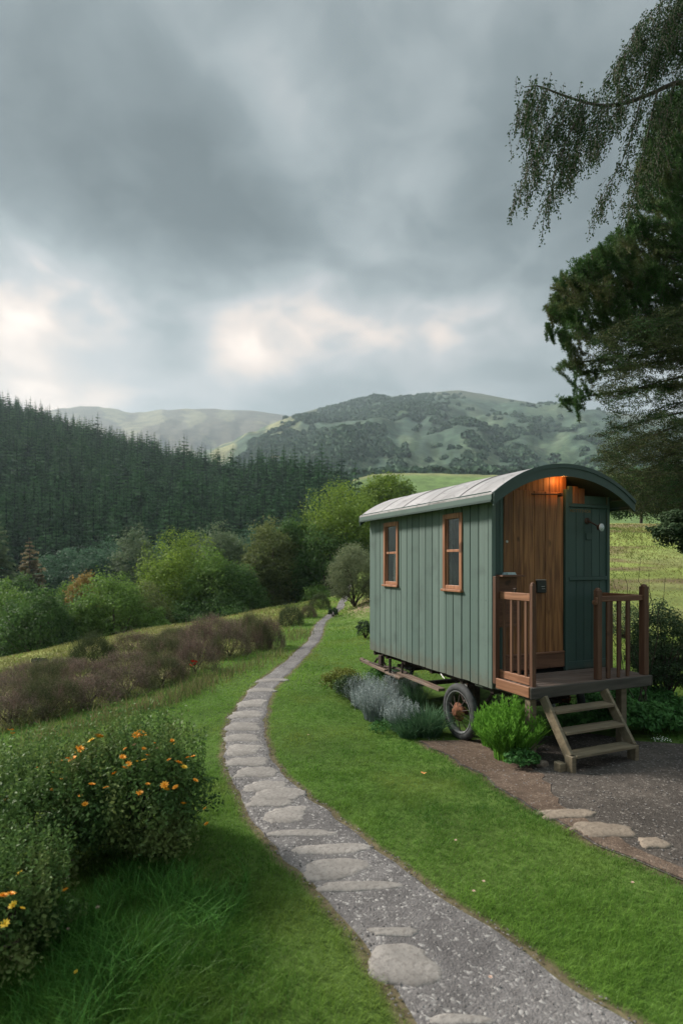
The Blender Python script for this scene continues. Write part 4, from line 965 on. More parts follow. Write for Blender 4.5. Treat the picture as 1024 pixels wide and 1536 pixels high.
# ------------------------------------------------------------------ grass
def lawn():
    b=MB()
    def band(y0,y1,den,w,hh,amax=.80,seg=2):
        n=int(den*(y1*y1-y0*y0)*amax)
        y=np.sqrt(rng.random(n)*(y1*y1-y0*y0)+y0*y0);x=(rng.random(n)*2-1)*amax*y
        edge=(fbm(x*6,y*6,2)-.4)*.09
        k=~inpath(x,y,0.0+edge*.6)&~inyard(x,y,-.02+edge)
        k&=~((x<meadx(y)-.1)&(y>5)&(vn(x*3,y*3)>.2))
        de=np.minimum(np.abs(x-np.interp(y,YP,XL)),np.abs(x-np.interp(y,YP,XR)));k&=(rng.random(n)<.30+de/.10)
        k&=(y<12)|(x<2.5)
        # not under the hut
        lx=(x-P1[0])*math.cos(TH)+(y-P1[1])*math.sin(TH);ly=-(x-P1[0])*math.sin(TH)+(y-P1[1])*math.cos(TH)
        k&=~((lx>-.1)&(lx<1.9)&(ly>-1.1)&(ly<3.0))
        x,y=x[k],y[k];n=len(x)
        tall=ss(-x,.15,.9)*(1-ss(y,3.0,3.9))*ss(x,-3,-1.5)
        tus=ss(vn(x*1.3+5,y*1.3),.62,.9)
        h=hh*(.55+.6*rng.random(n))*(.75+.7*ss(vn(x*7,y*7),.35,.9)+.5*tus+2.6*tall*(.5+.8*vn(x*4,y*4)))
        a=rng.random(n)*6.28;d=np.stack([np.cos(a)+.3,np.sin(a)-.2],1)
        pat=fbm(x*1.1,y*1.1,3)*1.3-.35+.25*(vn(x*9,y*9)-.5)+.8*(rng.random(n)-.5)
        yel=ss(x,-.2,-2)*ss(y,3.5,6)*.3+ss(y,6,12)*.2
        tint=np.clip(.44+.22*(1-ss(np.minimum(np.abs(x-np.interp(y,YP,XL)),np.abs(x-np.interp(y,YP,XR))),0,.5))+.7*(pat-.25)+yel-.35*tall,0,1)
        b.blades(np.stack([x,y,ter(x,y)-.003],1),d,h,w*(.6+.8*rng.random(n)),h*(.3+.7*rng.random(n)),tint,seg)
    band(1.9,3.4,13000,.0024,.042,1.1,3);band(3.4,5.5,8500,.0030,.038,1.0,3);band(5.5,9,3400,.005,.032,.72);band(9,16,800,.012,.04,.68);band(16,34,220,.024,.055,.64)
    tag(b.build('lawn_grass',M['lawn']),kind='stuff')
    # long grass at the front left
    b=MB();n=9000;y=2.0+rng.random(n)*1.75;x=-.25-rng.random(n)*1.6*(y/3)
    k=(vn(x*2.5,y*2.5)>.32)&(x<-.35-.4*vn(y*2,y*0))&~inpath(x,y,-.1);x,y=x[k],y[k];n=len(x)
    a=rng.random(n)*6.28;d=np.stack([np.cos(a),np.sin(a)],1);h=.09+.14*rng.random(n)*vn(x*3,y*3+3)*1.6
    b.blades(np.stack([x,y,ter(x,y)],1),d,h,.0035,h*(.3+.8*rng.random(n)),np.clip(rng.random(n),0,1),4)
    tag(b.build('long_grass',M['tallgrass']),kind='stuff')
    # rough meadow grass left and on the hillside right
    b=MB();n=60000;y=5.5+30*rng.random(n)**1.2;x=-1.5-rng.random(n)*(.72*y);k=(x<meadx(y)+.1)&(y>5)&(y<np.interp(x,[-14,-10.8,-7.4,-2.5,0],[15,18,24,30.5,39])+4)
    x,y=x[k],y[k];x2=2.8+rng.random(40000)*22;y2=9.5+rng.random(40000)*34;k=(x2/y2<.8)&(x2/y2>.30);x=np.r_[x,x2[k]];y=np.r_[y,y2[k]];n=len(x)
    a=rng.random(n)*6.28;d=np.stack([np.cos(a),np.sin(a)],1);h=(.06+.10*rng.random(n)*ss(fbm(x*.4,y*.4),.3,.6))*(1+y*.008)
    b.blades(np.stack([x,y,ter(x,y)-.01],1),d,h,.010+.0010*y,h*.7,np.clip(fbm(x*.5,y*1.2)*1.3-.2+.3*rng.random(n),0,1),2)
    tag(b.build('meadow_grass',M['rough']),kind='stuff')
    # taller bleached tufts between heather and lawn
    b=MB()
    pts=[]
    for px,v in((60,1108),(110,1095),(150,1082),(200,1068),(250,1055),(290,1040),(320,1022),(350,1010),(300,1030),(270,1045),(385,1000),(410,985),(440,960),(450,950),(230,1062),(175,1075)):
        g=onground(px,v)
        for _ in range(120):
            pts.append((g[0]+random.gauss(0,.13*g[1]/8),g[1]+random.gauss(0,.22*g[1]/8),g[1]))
    pts=np.array(pts);n=len(pts);a=rng.random(n)*6.28
    b.blades(np.stack([pts[:,0],pts[:,1],ter(pts[:,0],pts[:,1])],1),np.stack([np.cos(a),np.sin(a)],1),.10+.20*rng.random(n),.005+.0004*pts[:,2],.08,rng.random(n),3)
    tag(b.build('edge_grass',leafmat('edge_grass_blades',(.06,.11,.025),(.24,.19,.10),.3,.7)),kind='stuff')
    # low scrub under the heather so the bank reads as one thick mass
lawn()
# ------------------------------------------------------------------ valley trees
def tree(px,Y,top,w,kind,label,base=None,n=170,per=30,size=None,trunk=False,name='broadleaf_tree',zf=1.,cat='tree',group='broadleaf trees in the valley',tone=0.,low=-.85,lobes=3,mat=None):
    x=(px-CX)/F*Y;z=gz(x,Y);zt=CH-(top-HV)/F*Y;h=zt-z;hw=w/2/F*Y
    root=empty(name,(x,Y,z),0,label,cat,group);size=size or max(.14,Y*.0036)
    b=MB();z0=h*.22 if trunk else 0
    hc=(h-z0)/2*1.08;hw*=1.12
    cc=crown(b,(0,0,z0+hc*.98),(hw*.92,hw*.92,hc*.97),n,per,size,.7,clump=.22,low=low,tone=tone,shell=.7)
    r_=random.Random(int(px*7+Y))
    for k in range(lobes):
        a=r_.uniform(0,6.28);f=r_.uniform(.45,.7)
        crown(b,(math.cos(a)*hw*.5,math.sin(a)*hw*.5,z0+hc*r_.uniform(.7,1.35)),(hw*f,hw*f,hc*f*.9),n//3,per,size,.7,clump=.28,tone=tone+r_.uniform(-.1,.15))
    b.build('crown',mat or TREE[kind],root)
    t=MB();tr=.03*h
    t.tube([(0,0,-.5),(.02*h,0,h*.2),(0,.02*h,h*.5),(0,0,h*.8)],[tr,tr*.8,tr*.5,tr*.1],8)
    for q in cc[:7]: t.tube([(0,0,h*.25),tuple(np.array(q)*.5+[0,0,h*.15]),tuple(q)],[tr*.45,tr*.28,tr*.08],6)
    t.build('trunk',M['bark'],root);return root
TR=[(60,34,888,118,'dark','round dark green bush-like tree at the meadow edge'),
(2,37,880,100,'green','mid green tree cut by the left picture edge'),
(170,37,864,122,'green','round bright-topped green tree in the front row'),
(222,40,880,80,'olive','lower olive tree tucked between two green ones'),
(262,46,806,118,'bright','tall bright green tree with a pale uneven top'),
(318,44,828,95,'green','green tree leaning on the tall bright one'),
(362,45,850,80,'dark','dark shaded tree near the meadow gap'),
(332,75,792,120,'grey','greyish olive tree rising behind the tall bright one'),
(408,50,782,86,'olive','olive brown tree with its trunk showing'),
(447,52,776,72,'dark','dark tree with trunk showing next to the path brow'),
(520,54,732,165,'bright','large tree with bright crown edge beside the hut roof'),
(495,50,790,110,'dark','dark lower tree beneath the large bright crown'),
(578,72,716,86,'bright','tree top just above the hut roof against the far field'),
(545,60,760,80,'green','green tree between the large crown and the hut'),
(205,88,800,72,'grey','grey brown domed tree behind the front row'),
(160,92,815,100,'teal','bluish green tree in the second row'),
(100,95,826,85,'teal','low bluish green tree in front of the plantation'),
(128,62,868,56,'orange','small tree with orange turning leaves'),
(108,66,876,48,'green','small green tree beside the orange one'),
(245,95,822,60,'teal','small bluish tree at the foot of the plantation'),
(385,95,800,90,'teal','bluish tree seen over the olive ones'),
(440,90,790,90,'teal','dark bluish tree behind the two with trunks'),
(30,70,868,70,'dark','dark tree behind the left edge bushes'),
(290,42,900,90,'dark','low dark bush at the base of the tall bright tree'),
(340,42,895,90,'dark','low dark bush below the green tree'),
(115,38,905,70,'dark','low dark bush between two round trees'),
(235,38,920,60,'green','low green bush at the meadow rim'),
(480,47,880,60,'green','low green bush at the brow beside the path')]
for i,(px,Y,top,w,k,lb) in enumerate(TR):
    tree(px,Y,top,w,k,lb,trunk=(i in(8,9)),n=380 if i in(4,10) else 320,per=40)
# darker trees behind the right-hand field
for i,(px,Y,top,w,lb) in enumerate([(900,50,718,110,'dark tree behind the hut roof corner beyond the field'),(960,52,705,110,'dark hedge tree above the brown bank'),(1020,50,700,110,'dark hedge tree at the right end of the field'),(1090,50,690,120,'dark hedge tree outside the field corner')]):
    tree(px,Y,top,w,'dark',lb,n=170,per=30,group='trees beyond the hillside field')
# pale willow bush by the path end
shrub(532,914,86,818,TREE['pale'],'pale greyish willow bush beside the end of the path','bush','willow_bush',n=330,per=60,size=.075,asp=.35,low=-.8,tone=.1,clump=.24)
shrub(500,925,16,912,M['darkshrub'],'tiny dark shrub on the lawn right of the path','shrub','small_shrub',n=40,per=30,size=.06)
shrub(548,960,34,930,M['darkshrub'],'low weed clump by the rear corner of the hut','shrub','small_shrub',n=50,per=24,size=.05)
shrub(60,997,26,988,M['darkshrub'],'tiny bush out on the meadow','shrub','small_shrub',n=40,per=20,size=.06)
# ------------------------------------------------------------------ conifers
def conifer(b,h,r,whorls,br,seed,leaf=1.,trunk=True,droop=.25,fine=False):
    g=np.random.default_rng(seed)
    for i in range(whorls):
        t=i/(whorls-1);z=h*(.06+.93*t);rr=r*(1-t)**.8*(.85+.3*g.random())+.010*h
        k=max(4,int(br*(1-.5*t)));a=np.arange(k)*2*np.pi/k+g.random()*6+.3*g.standard_normal(k)
        L_=rr*(.75+.5*g.random(k));d=np.stack([np.cos(a),np.sin(a),-droop+.35*t+.15*g.standard_normal(k)],1)
        c=np.stack([0*a,0*a,z+0*a],1);n=np.stack([0*a,0*a,1+0*a],1)+.5*g.standard_normal((k,3))
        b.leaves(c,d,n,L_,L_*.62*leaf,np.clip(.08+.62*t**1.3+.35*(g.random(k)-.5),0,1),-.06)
        # hanging secondary sprays make the edge ragged
        m=k*(4 if fine else 2);kk=g.integers(0,k,m);f=.45+.55*g.random(m);p=c[kk]+d[kk]*(L_[kk]*f)[:,None]
        d2=d[kk]*.5+np.stack([.5*g.standard_normal(m),.5*g.standard_normal(m),-.45-.3*g.random(m)],1)
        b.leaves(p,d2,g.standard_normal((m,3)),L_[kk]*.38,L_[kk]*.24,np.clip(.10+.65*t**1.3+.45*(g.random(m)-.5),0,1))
    b.tube([(0,0,-.02*h),(0,0,h*.5),(0,0,h)],[.018*h,.01*h,.002*h],5,0.,False)
def forest():
    T=[]
    for s in range(6):
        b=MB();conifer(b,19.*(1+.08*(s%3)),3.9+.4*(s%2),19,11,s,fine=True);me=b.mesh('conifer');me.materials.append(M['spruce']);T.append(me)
    pts=[]
    g=np.random.default_rng(11);sp_=6.0
    for y in np.arange(152,450,sp_*.62):
        for x in np.arange(-.95*y,.12*y,sp_*(.75+.25*y/300)):
            xx=x+g.uniform(-2,2);yy=y+g.uniform(-2,2);a=xx/yy
            yr=np.interp(a,A(_pA),_yA)
            if yy>yr+6: continue
            if hillA(a,yy)<hillB(a,yy)-.5 or hillA(a,yy)<VAL+.5: continue
            s=(.72+.40*g.random())*(1.0 if yy<yr-8 else .95)
            if g.random()<.06: s*=1.2
            pts.append((xx,yy,gz(xx,yy),s))
    pts=np.array(pts)
    vis=(pts[:,0]/pts[:,1]>-.63)
    order=np.argsort(pts[:,1]+1000*(~vis))
    near=order[:300];rest=order[300:]
    for i in near:
        x,y,z,s=pts[i];o=bpy.data.objects.new('conifer',T[i%6]);COL.objects.link(o);o.location=(x,y,z-.3);o.rotation_euler=(0,0,g.random()*6.28);o.scale=(s,s,s*g.uniform(.92,1.12))
        tag(o,'dark green conifer in the lower rows of the hillside plantation','conifer','plantation conifers on the hillside')
    TT=[]
    for s in range(5):
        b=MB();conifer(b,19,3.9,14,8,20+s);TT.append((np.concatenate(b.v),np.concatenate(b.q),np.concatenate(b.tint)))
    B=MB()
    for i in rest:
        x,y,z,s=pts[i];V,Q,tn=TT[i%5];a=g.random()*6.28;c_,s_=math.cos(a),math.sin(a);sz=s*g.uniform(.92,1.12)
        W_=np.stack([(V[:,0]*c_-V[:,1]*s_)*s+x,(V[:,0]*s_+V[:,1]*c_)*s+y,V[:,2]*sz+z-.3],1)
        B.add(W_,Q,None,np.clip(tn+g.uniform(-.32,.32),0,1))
    tag(B.build('plantation_forest',M['spruce']),kind='stuff');print('conifers',len(pts),len(rest))
forest()
def lone(px,Y,top,mat,label):
    x=(px-CX)/F*Y;z=gz(x,Y);h=CH-(top-HV)/F*Y-z;root=empty('spruce_tree',(x,Y,z),0,label,'spruce','lone spruces in the valley')
    b=MB();conifer(b,h,h*.21,26,15,int(px)+5,.8,fine=True);b.build('crown',mat,root);b=MB();b.tube([(0,0,-.5),(0,0,h*.9)],[.02*h,.004*h],8);b.build('trunk',M['bark'],root)
lone(45,85,806,TREE['brown'],'lone brownish spruce standing before the plantation');lone(-2,80,775,TREE['grey'],'pale grey spruce cut by the left picture edge')
# ------------------------------------------------------------------ woods on the far hills
def farwoods():
    import bmesh
    g=np.random.default_rng(5);T=[]
    for s in range(5):
        b=MB();d=g.standard_normal((64,3));d/=np.linalg.norm(d,axis=1)[:,None];d[:,2]=np.abs(d[:,2])*1.1-.15
        n=d+.4*g.standard_normal((64,3));dr=np.cross(n,g.standard_normal((64,3)))
        b.leaves(d*(.75+.3*g.random((64,1)))-dr*.2,dr,n,.75,.6,np.clip(.3+.4*d[:,2]+.3*(g.random(64)-.5),0,1),.1)
        T.append((np.concatenate(b.v),np.concatenate(b.q),np.concatenate(b.tint)))
    B=MB();cnt=0
    for _ in range(60000):
        y=440+(g.random()**1.3)*1250;a=g.uniform(-.40,.66);x=a*y
        n1=float(fbm(a*7+2,y/260.));n2=float(fbm(a*22,y/110.))
        # dense wood belt low down, patches and hedgerows above
        dens=.95 if y<640 else (.9 if n1>.56 else (.5 if n2>.60 else .015))
        # long dark plantation strip high on the slope
        if 1150<y<1500 and -.12<a<.16: dens=.95
        if y>1350 and not(-.12<a<.16): dens*=.25
        if a<-.08 and y>700 and n1<.56: dens*=.1
        if y>850: dens*=.45
        if g.random()>dens: continue
        s=g.uniform(4,7.5)*(1+.3*(y<600));V,Q,tn=T[cnt%5];an=g.random()*6.28;c_,s_=math.cos(an),math.sin(an)
        B.add(np.stack([(V[:,0]*c_-V[:,1]*s_)*s+x,(V[:,0]*s_+V[:,1]*c_)*s+y,V[:,2]*s*1.1+gz(x,y)],1),Q,None,np.clip(tn+g.uniform(-.3,.3),0,1));cnt+=1
        if cnt>11000: break
    tag(B.build('distant_woodland',M['wood_far']),kind='stuff')
farwoods()
# ------------------------------------------------------------------ big trees on the right
def limb(b,P,r0,r1,n=7):
    P=np.array(P,float);t=np.linspace(0,1,len(P));tt=np.linspace(0,1,len(P)*3);Q=np.stack([np.interp(tt,t,P[:,k]) for k in range(3)],1)
    for _ in range(2): Q[1:-1]=(Q[:-2]+2*Q[1:-1]+Q[2:])/4
    b.tube(Q,np.linspace(r0,r1,len(Q)),n);return Q
def along(Q,n,lo=0.,hi=1.):
    s=np.r_[0,np.cumsum(np.linalg.norm(np.diff(Q,axis=0),axis=1))];u=(lo+(hi-lo)*rng.random(n))*s[-1]
    return np.stack([np.interp(u,s,Q[:,k]) for k in range(3)],1),s[-1]
def birch():
    bx,by=6.3,8.0;z=gz(bx,by);root=empty('weeping_birch',(0,0,0),0,'weeping birch whose drooping leafy branches hang in from the top right','tree')
    root.location=(bx,by,z);off=np.array([bx,by,z])
    w=MB();lf=MB()
    w.tube(np.array([(0,0,-.3),(.05,0,2),(-.05,.1,5),(-.1,0,8),(0,0,11.5)]),[.2,.17,.13,.09,.02],10)
    def br(pts,Y0,Y1,r0,r1,start=None,ns=0,ln=(.3,.7),lead=1.):
        n=len(pts);P=[at(p[0],p[1],Y0+(Y1-Y0)*i/(n-1))-off for i,p in enumerate(pts)]
        if start is not None: P=[np.array(start)]+P
        Q=limb(w,P,r0*.7,r1*.7,6)
        c,L_=along(Q,int(ns*1.35))
        for p in c:
            p=p+np.array([random.gauss(.01,.045),random.gauss(0,.12),random.gauss(0,.02)]);l=random.uniform(*ln);k=max(4,int(l/.034));t=np.linspace(0,1,k)
            dx=random.gauss(-.02,.05);dy=random.gauss(0,.10);st=p+np.stack([dx*t,dy*t,-l*t],1)+np.cumsum(rng.standard_normal((k,3))*.004,0)
            w.tube(st[::3] if k>6 else st,.0022,3,.5,False)
            rep=3;kk=np.repeat(np.arange(k),rep);q=st[kk]+rng.standard_normal((k*rep,3))*.014
            d=unit(k*rep)*.8+np.array([0,0,-.7]);lf.leaves(q,d,unit(k*rep),.030*(.7+.6*rng.random(k*rep)),.019,.2+.6*rng.random(k*rep),.05)
        return Q
    Y=7.0
    br([(1040,108),(985,137),(940,155),(905,160),(870,152),(835,140),(805,127),(786,131)],7.8,6.7,.05,.006,(-.08,.05,7.0),110,(.2,.5))
    for P,y0,y1,ns,ln in (([(850,147),(815,200),(795,250),(777,282)],6.8,6.5,55,(.15,.42)),([(880,152),(850,205),(832,262),(820,310)],6.9,6.6,60,(.15,.42)),([(905,160),(880,195),(855,235),(842,270)],7.0,7.1,55,(.15,.40)),
        ([(935,155),(905,190),(880,225)],7.2,7.4,40,(.15,.36)),([(960,148),(948,200),(930,250),(905,285),(890,325)],7.3,7.1,50,(.12,.30)),([(985,137),(970,205),(955,270),(938,325)],7.4,7.6,60,(.15,.35)),([(1010,125),(995,195),(978,265)],7.6,7.8,50,(.2,.4)),
        ([(800,128),(786,150),(781,185)],6.7,6.6,26,(.15,.45)),([(1050,10),(985,35),(940,75),(908,125)],8.0,7.2,110,(.12,.36)),([(1050,60),(990,85),(950,108),(925,140)],8.0,7.4,100,(.15,.42)),([(1060,-40),(1010,-10),(965,25),(925,90)],8.2,7.4,90,(.15,.36)),
        ([(1060,20),(1010,50),(975,80)],7.6,7.3,70,(.15,.45)),([(1060,-60),(1020,0),(990,50)],8.3,8.0,90,(.2,.5)),([(870,152),(850,175),(820,215),(800,265),(790,280)],6.9,6.7,45,(.1,.3)),([(820,133),(800,170),(792,230)],6.75,6.6,30,(.12,.4))):
        br(P,y0,y1,.014,.004,None,int(ns*1.15),ln)
    # rest of the crown, outside the picture
    for i in range(14):
        a=random.uniform(-1.3,1.6);l=random.uniform(1.5,2.6);z0=random.uniform(6,10)
        P=[(0,0,z0),(math.cos(a)*l*.5,math.sin(a)*l*.5,z0+.7),(math.cos(a)*l,math.sin(a)*l,z0+.3)];Q=limb(w,P,.04,.006,6);c,_=along(Q,22)
        for p in c:
            ll=random.uniform(.5,1.2);k=int(ll/.06);t=np.linspace(0,1,k);st=p+np.stack([0*t,0*t,-ll*t],1)+rng.standard_normal((k,3))*.02
            lf.leaves(st,unit(k)+[0,0,-.6],unit(k),.07,.045,.2+.6*rng.random(k))
    w.build('trunk',M['bark'],root);lf.build('crown',M['birch'],root)
birch()
def inpoly(p,poly):
    x,y=p;c=False;j=len(poly)-1
    for i in range(len(poly)):
        (xi,yi),(xj,yj)=poly[i],poly[j]
        if (yi>y)!=(yj>y) and x<(xj-xi)*(y-yi)/(yj-yi)+xi: c=not c
        j=i
    return c
def pine():
    bx,by=7.9,10.8;z=gz(bx,by);root=empty('pine_tree',(bx,by,z),0,'large dark pine with bristling branch tips reaching in from the right','tree');off=np.array([bx,by,z])
    w=MB();lf=MB()
    w.tube(np.array([(0,0,-.3),(.05,.1,3),(-.1,0,7),(0,0,11),(0,0,14)]),[.32,.27,.2,.12,.02],12)
    def shoot(p,ax,L_,l=.075,n=20,wd=.010,dens=.05):
        """bottlebrush shoot ending at p"""
        ax=ax/np.linalg.norm(ax);a=p-ax*L_+np.array([0,0,-.12*L_]);w.tube([a,(a+p)/2+np.array([0,0,-.05*L_]),p],[.006,.004,.002],4,.5,False)
        k=max(3,int(L_/dens));t=np.repeat(np.linspace(.1,1,k),n);m=len(t)
        q=a+(p-a)*t[:,None]+rng.standard_normal((m,3))*.006;d=unit(m)*.85+ax*.75
        lf.leaves(q,d,unit(m),l*(.7+.5*rng.random(m)),wd,np.clip(.15+.6*t*rng.random(m)+.25*rng.random(m),0,1))
    def cluster(p,e,r,k,L_=(.18,.38)):
        for _ in range(k):
            ax=e+unit(1)[0]*.75;ax[2]+=.25;shoot(p+ax/np.linalg.norm(ax)*r*random.uniform(.3,1.),ax,random.uniform(*L_))
    poly=[(1060,120),(1000,165),(975,200),(965,250),(960,310),(950,350),(918,368),(882,396),(862,416),(836,440),(830,470),(845,500),(880,525),(905,520),(945,545),(985,560),(1060,570)]
    n=0
    while n<840:
        px,v=random.uniform(820,1060),random.uniform(120,520)
        if not inpoly((px,v),poly): continue
        Y=random.uniform(9.7,11.5);p=at(px,v,Y)-off;e=np.array([-.8,random.uniform(-.7,.7),.55]);cluster(p,e,.30,random.choice([2,3]),(.2,.42));n+=1
    tips=[(992,170),(972,205),(962,245),(956,290),(950,330),(926,352),(902,372),(888,384),(868,400),(848,414),(838,428),(828,444),(823,462),(824,488),(838,500),(858,516),(990,152),(915,362),(878,392),(942,338)]
    tips2=[(838,545),(850,548),(862,556),(838,600),(848,602),(858,594),(872,566),(866,584)]
    for tp in tips+tips2:
        Y=random.uniform(9.8,10.8);T_=at(tp[0],tp[1],Y)-off;e=np.array([-.75,0,.6 if tp in tips else .15])
        cluster(T_-e*.22,e,.14,4,(.16,.3))
        for _ in range(4 if tp in tips else 1): shoot(T_+rng.standard_normal(3)*.06,np.array([random.uniform(-.6,0),random.uniform(-.3,.3),1. if tp in tips else .4]),random.uniform(.2,.42),.065,30,.010,.03)
    for tp in [(975,215),(958,300),(905,385),(850,425),(832,475),(880,500),(930,470),(985,380),(838,548),(840,600),(880,560)]:
        Y=10.3;T_=at(tp[0],tp[1],Y)-off;S=np.array([0,0,T_[2]+(-.8 if tp[1]<520 else .3)])
        Q=limb(w,[S,S*.6+T_*.4+[0,.1,.25],S*.25+T_*.75+[0,0,.1],T_],.045,.005,6)
        if tp[1]>520:
            c,_=along(Q,34,.35,1.)
            for p in c: cluster(p,np.array([-.6,random.uniform(-.6,.6),random.uniform(-.4,.4)]),.12,2,(.14,.3))
    for i in range(26):   # the half outside the picture
        a=random.uniform(-1.2,1.9);l=random.uniform(1.6,3.0);z0=random.uniform(3.5,12)
        e=np.array([math.cos(a),math.sin(a),.25]);S=np.array([0,0,z0]);T_=S+e*l;Q=limb(w,[S,S*.5+T_*.5+[0,0,.1],T_],.05,.01,6);c,_=along(Q,18,.2,1)
        for p in c: cluster(p,e,.3,2,(.4,.7))
    w.build('trunk',M['bark'],root);lf.build('crown',M['pine'],root)
pine()
def scrubby():
    bx,by=7.2,9.9;z=gz(bx,by);root=empty('scrubby_tree',(bx,by,z),0,'fine-leaved olive brown tree with low sweeping branches at the right edge','tree');off=np.array([bx,by,z])
    w=MB();lf=MB();w.tube(np.array([(0,0,-.3),(-.1,0,1.5),(.05,0,3.5),(0,0,6.5)]),[.2,.17,.12,.02],10)
    def spray(p,e,l):
        e=e/np.linalg.norm(e);k=max(5,int(l/.02));t=np.linspace(0,1,k);st=p+e*((t-1)*l)[:,None]+np.stack([0*t,0*t,.10*t*(1-t)],1)
        w.tube(st[::3],.0028,3,.5,False);kk=np.repeat(np.arange(k),4);m=4*k
        lf.leaves(st[kk]+rng.standard_normal((m,3))*.022,unit(m)+e*.8,unit(m),.032*(.6+.8*rng.random(m)),.014,rng.random(m),.05)
    poly=[(872,515),(905,545),(888,585),(905,620),(898,660),(893,700),(908,735),(935,768),(1000,775),(1060,770),(1060,450),(940,470),(905,490)]
    holes=[(950,600,26),(985,570,22),(1010,605,20),(930,575,14),(1000,545,14),(960,640,14)]
    n=0
    while n<1500:
        px,v=random.uniform(870,1060),random.uniform(450,775)
        if not inpoly((px,v),poly): continue
        if any((px-a)**2+(v-b_)**2<r*r for a,b_,r in holes) and random.random()<.8: continue
        if 520<v<660 and random.random()<.45: continue
        Y=random.uniform(8.9,10.8);p=at(px,v,Y)-off
        spray(p,np.array([-.8,random.uniform(-.6,.6),random.uniform(-.45,.55)]),random.uniform(.2,.5));n+=1
    for tp in [(898,545),(905,600),(897,655),(892,695),(912,735),(950,770),(960,640),(1000,690),(945,560),(1000,560),(1010,740)]:
        Y=random.uniform(9.2,10.4);T_=at(tp[0],tp[1],Y)-off;S=np.array([0,0,T_[2]+random.uniform(.3,1.5)])
        Q=limb(w,[S,S*.6+T_*.4+[0,0,.12],S*.25+T_*.75+[0,0,.1],T_],.03,.004,6);c,_=along(Q,26,.3,1.)
        for p in c: spray(p+np.array([-.15,0,0]),np.array([-.8,random.uniform(-.7,.7),random.uniform(-.6,.5)]),random.uniform(.2,.4))
    w.build('trunk',M['bark'],root);lf.build('crown',M['pinebrown'],root)
scrubby()
# low dark leafy branch near the right edge, belongs to a holly standing just outside
def holly():
    bx,by=5.3,7.6;z=gz(bx,by);root=empty('holly_bush',(bx,by,z),0,'dark leafy holly branch poking in at the right edge above the field','bush');off=np.array([bx,by,z])
    b=MB();w=MB()
    w.tube(np.array([(0,0,-.2),(0,0,1.3),(-.1,0,2.6),(0,0,3.4)]),[.06,.05,.035,.01],8)
    for px,v,rx,rz in((1020,805,.33,.14),(1000,795,.16,.10),(1035,790,.3,.16),(1015,775,.16,.09),(1050,820,.3,.2)):
        c=at(px,v,7.3)-off;crown(b,c,(rx,.3,rz),60,26,.04,.6,clump=.3);w.tube([(0,0,c[2]-.3),c*.5+[0,0,c[2]*.5-.05],c],[.02,.012,.005],6)
    for k in range(5): crown(b,(random.uniform(.0,.6),random.uniform(-.3,.4),random.uniform(.8,3.2)),(.5,.5,.5),60,26,.05,.6)
    w.build('trunk',M['bark'],root);b.build('foliage',M['darkshrub'],root)
holly()
# ------------------------------------------------------------------ haze
b=MB();b.bb(-3700,3700,-3700,3700,-32,700,.0001);hz=b.build('haze',None) if False else None
me=bpy.data.meshes.new('haze');x=3700.
me.from_pydata([(-x,-x,-40),(x,-x,-40),(x,x,-40),(-x,x,-40),(-x,-x,760),(x,-x,760),(x,x,760),(-x,x,760)],[],[(0,3,2,1),(4,5,6,7),(0,1,5,4),(1,2,6,5),(2,3,7,6),(3,0,4,7)])
hm,nt,out=newmat('haze_air');pv=N(nt,'ShaderNodeVolumePrincipled');pv.inputs['Color'].default_value=(.74,.90,1,1);pv.inputs['Density'].default_value=.00015;pv.inputs['Anisotropy'].default_value=.2
nt.links.new(pv.outputs[0],out.inputs['Volume']);me.materials.append(hm);tag(link('haze',me),kind='stuff')
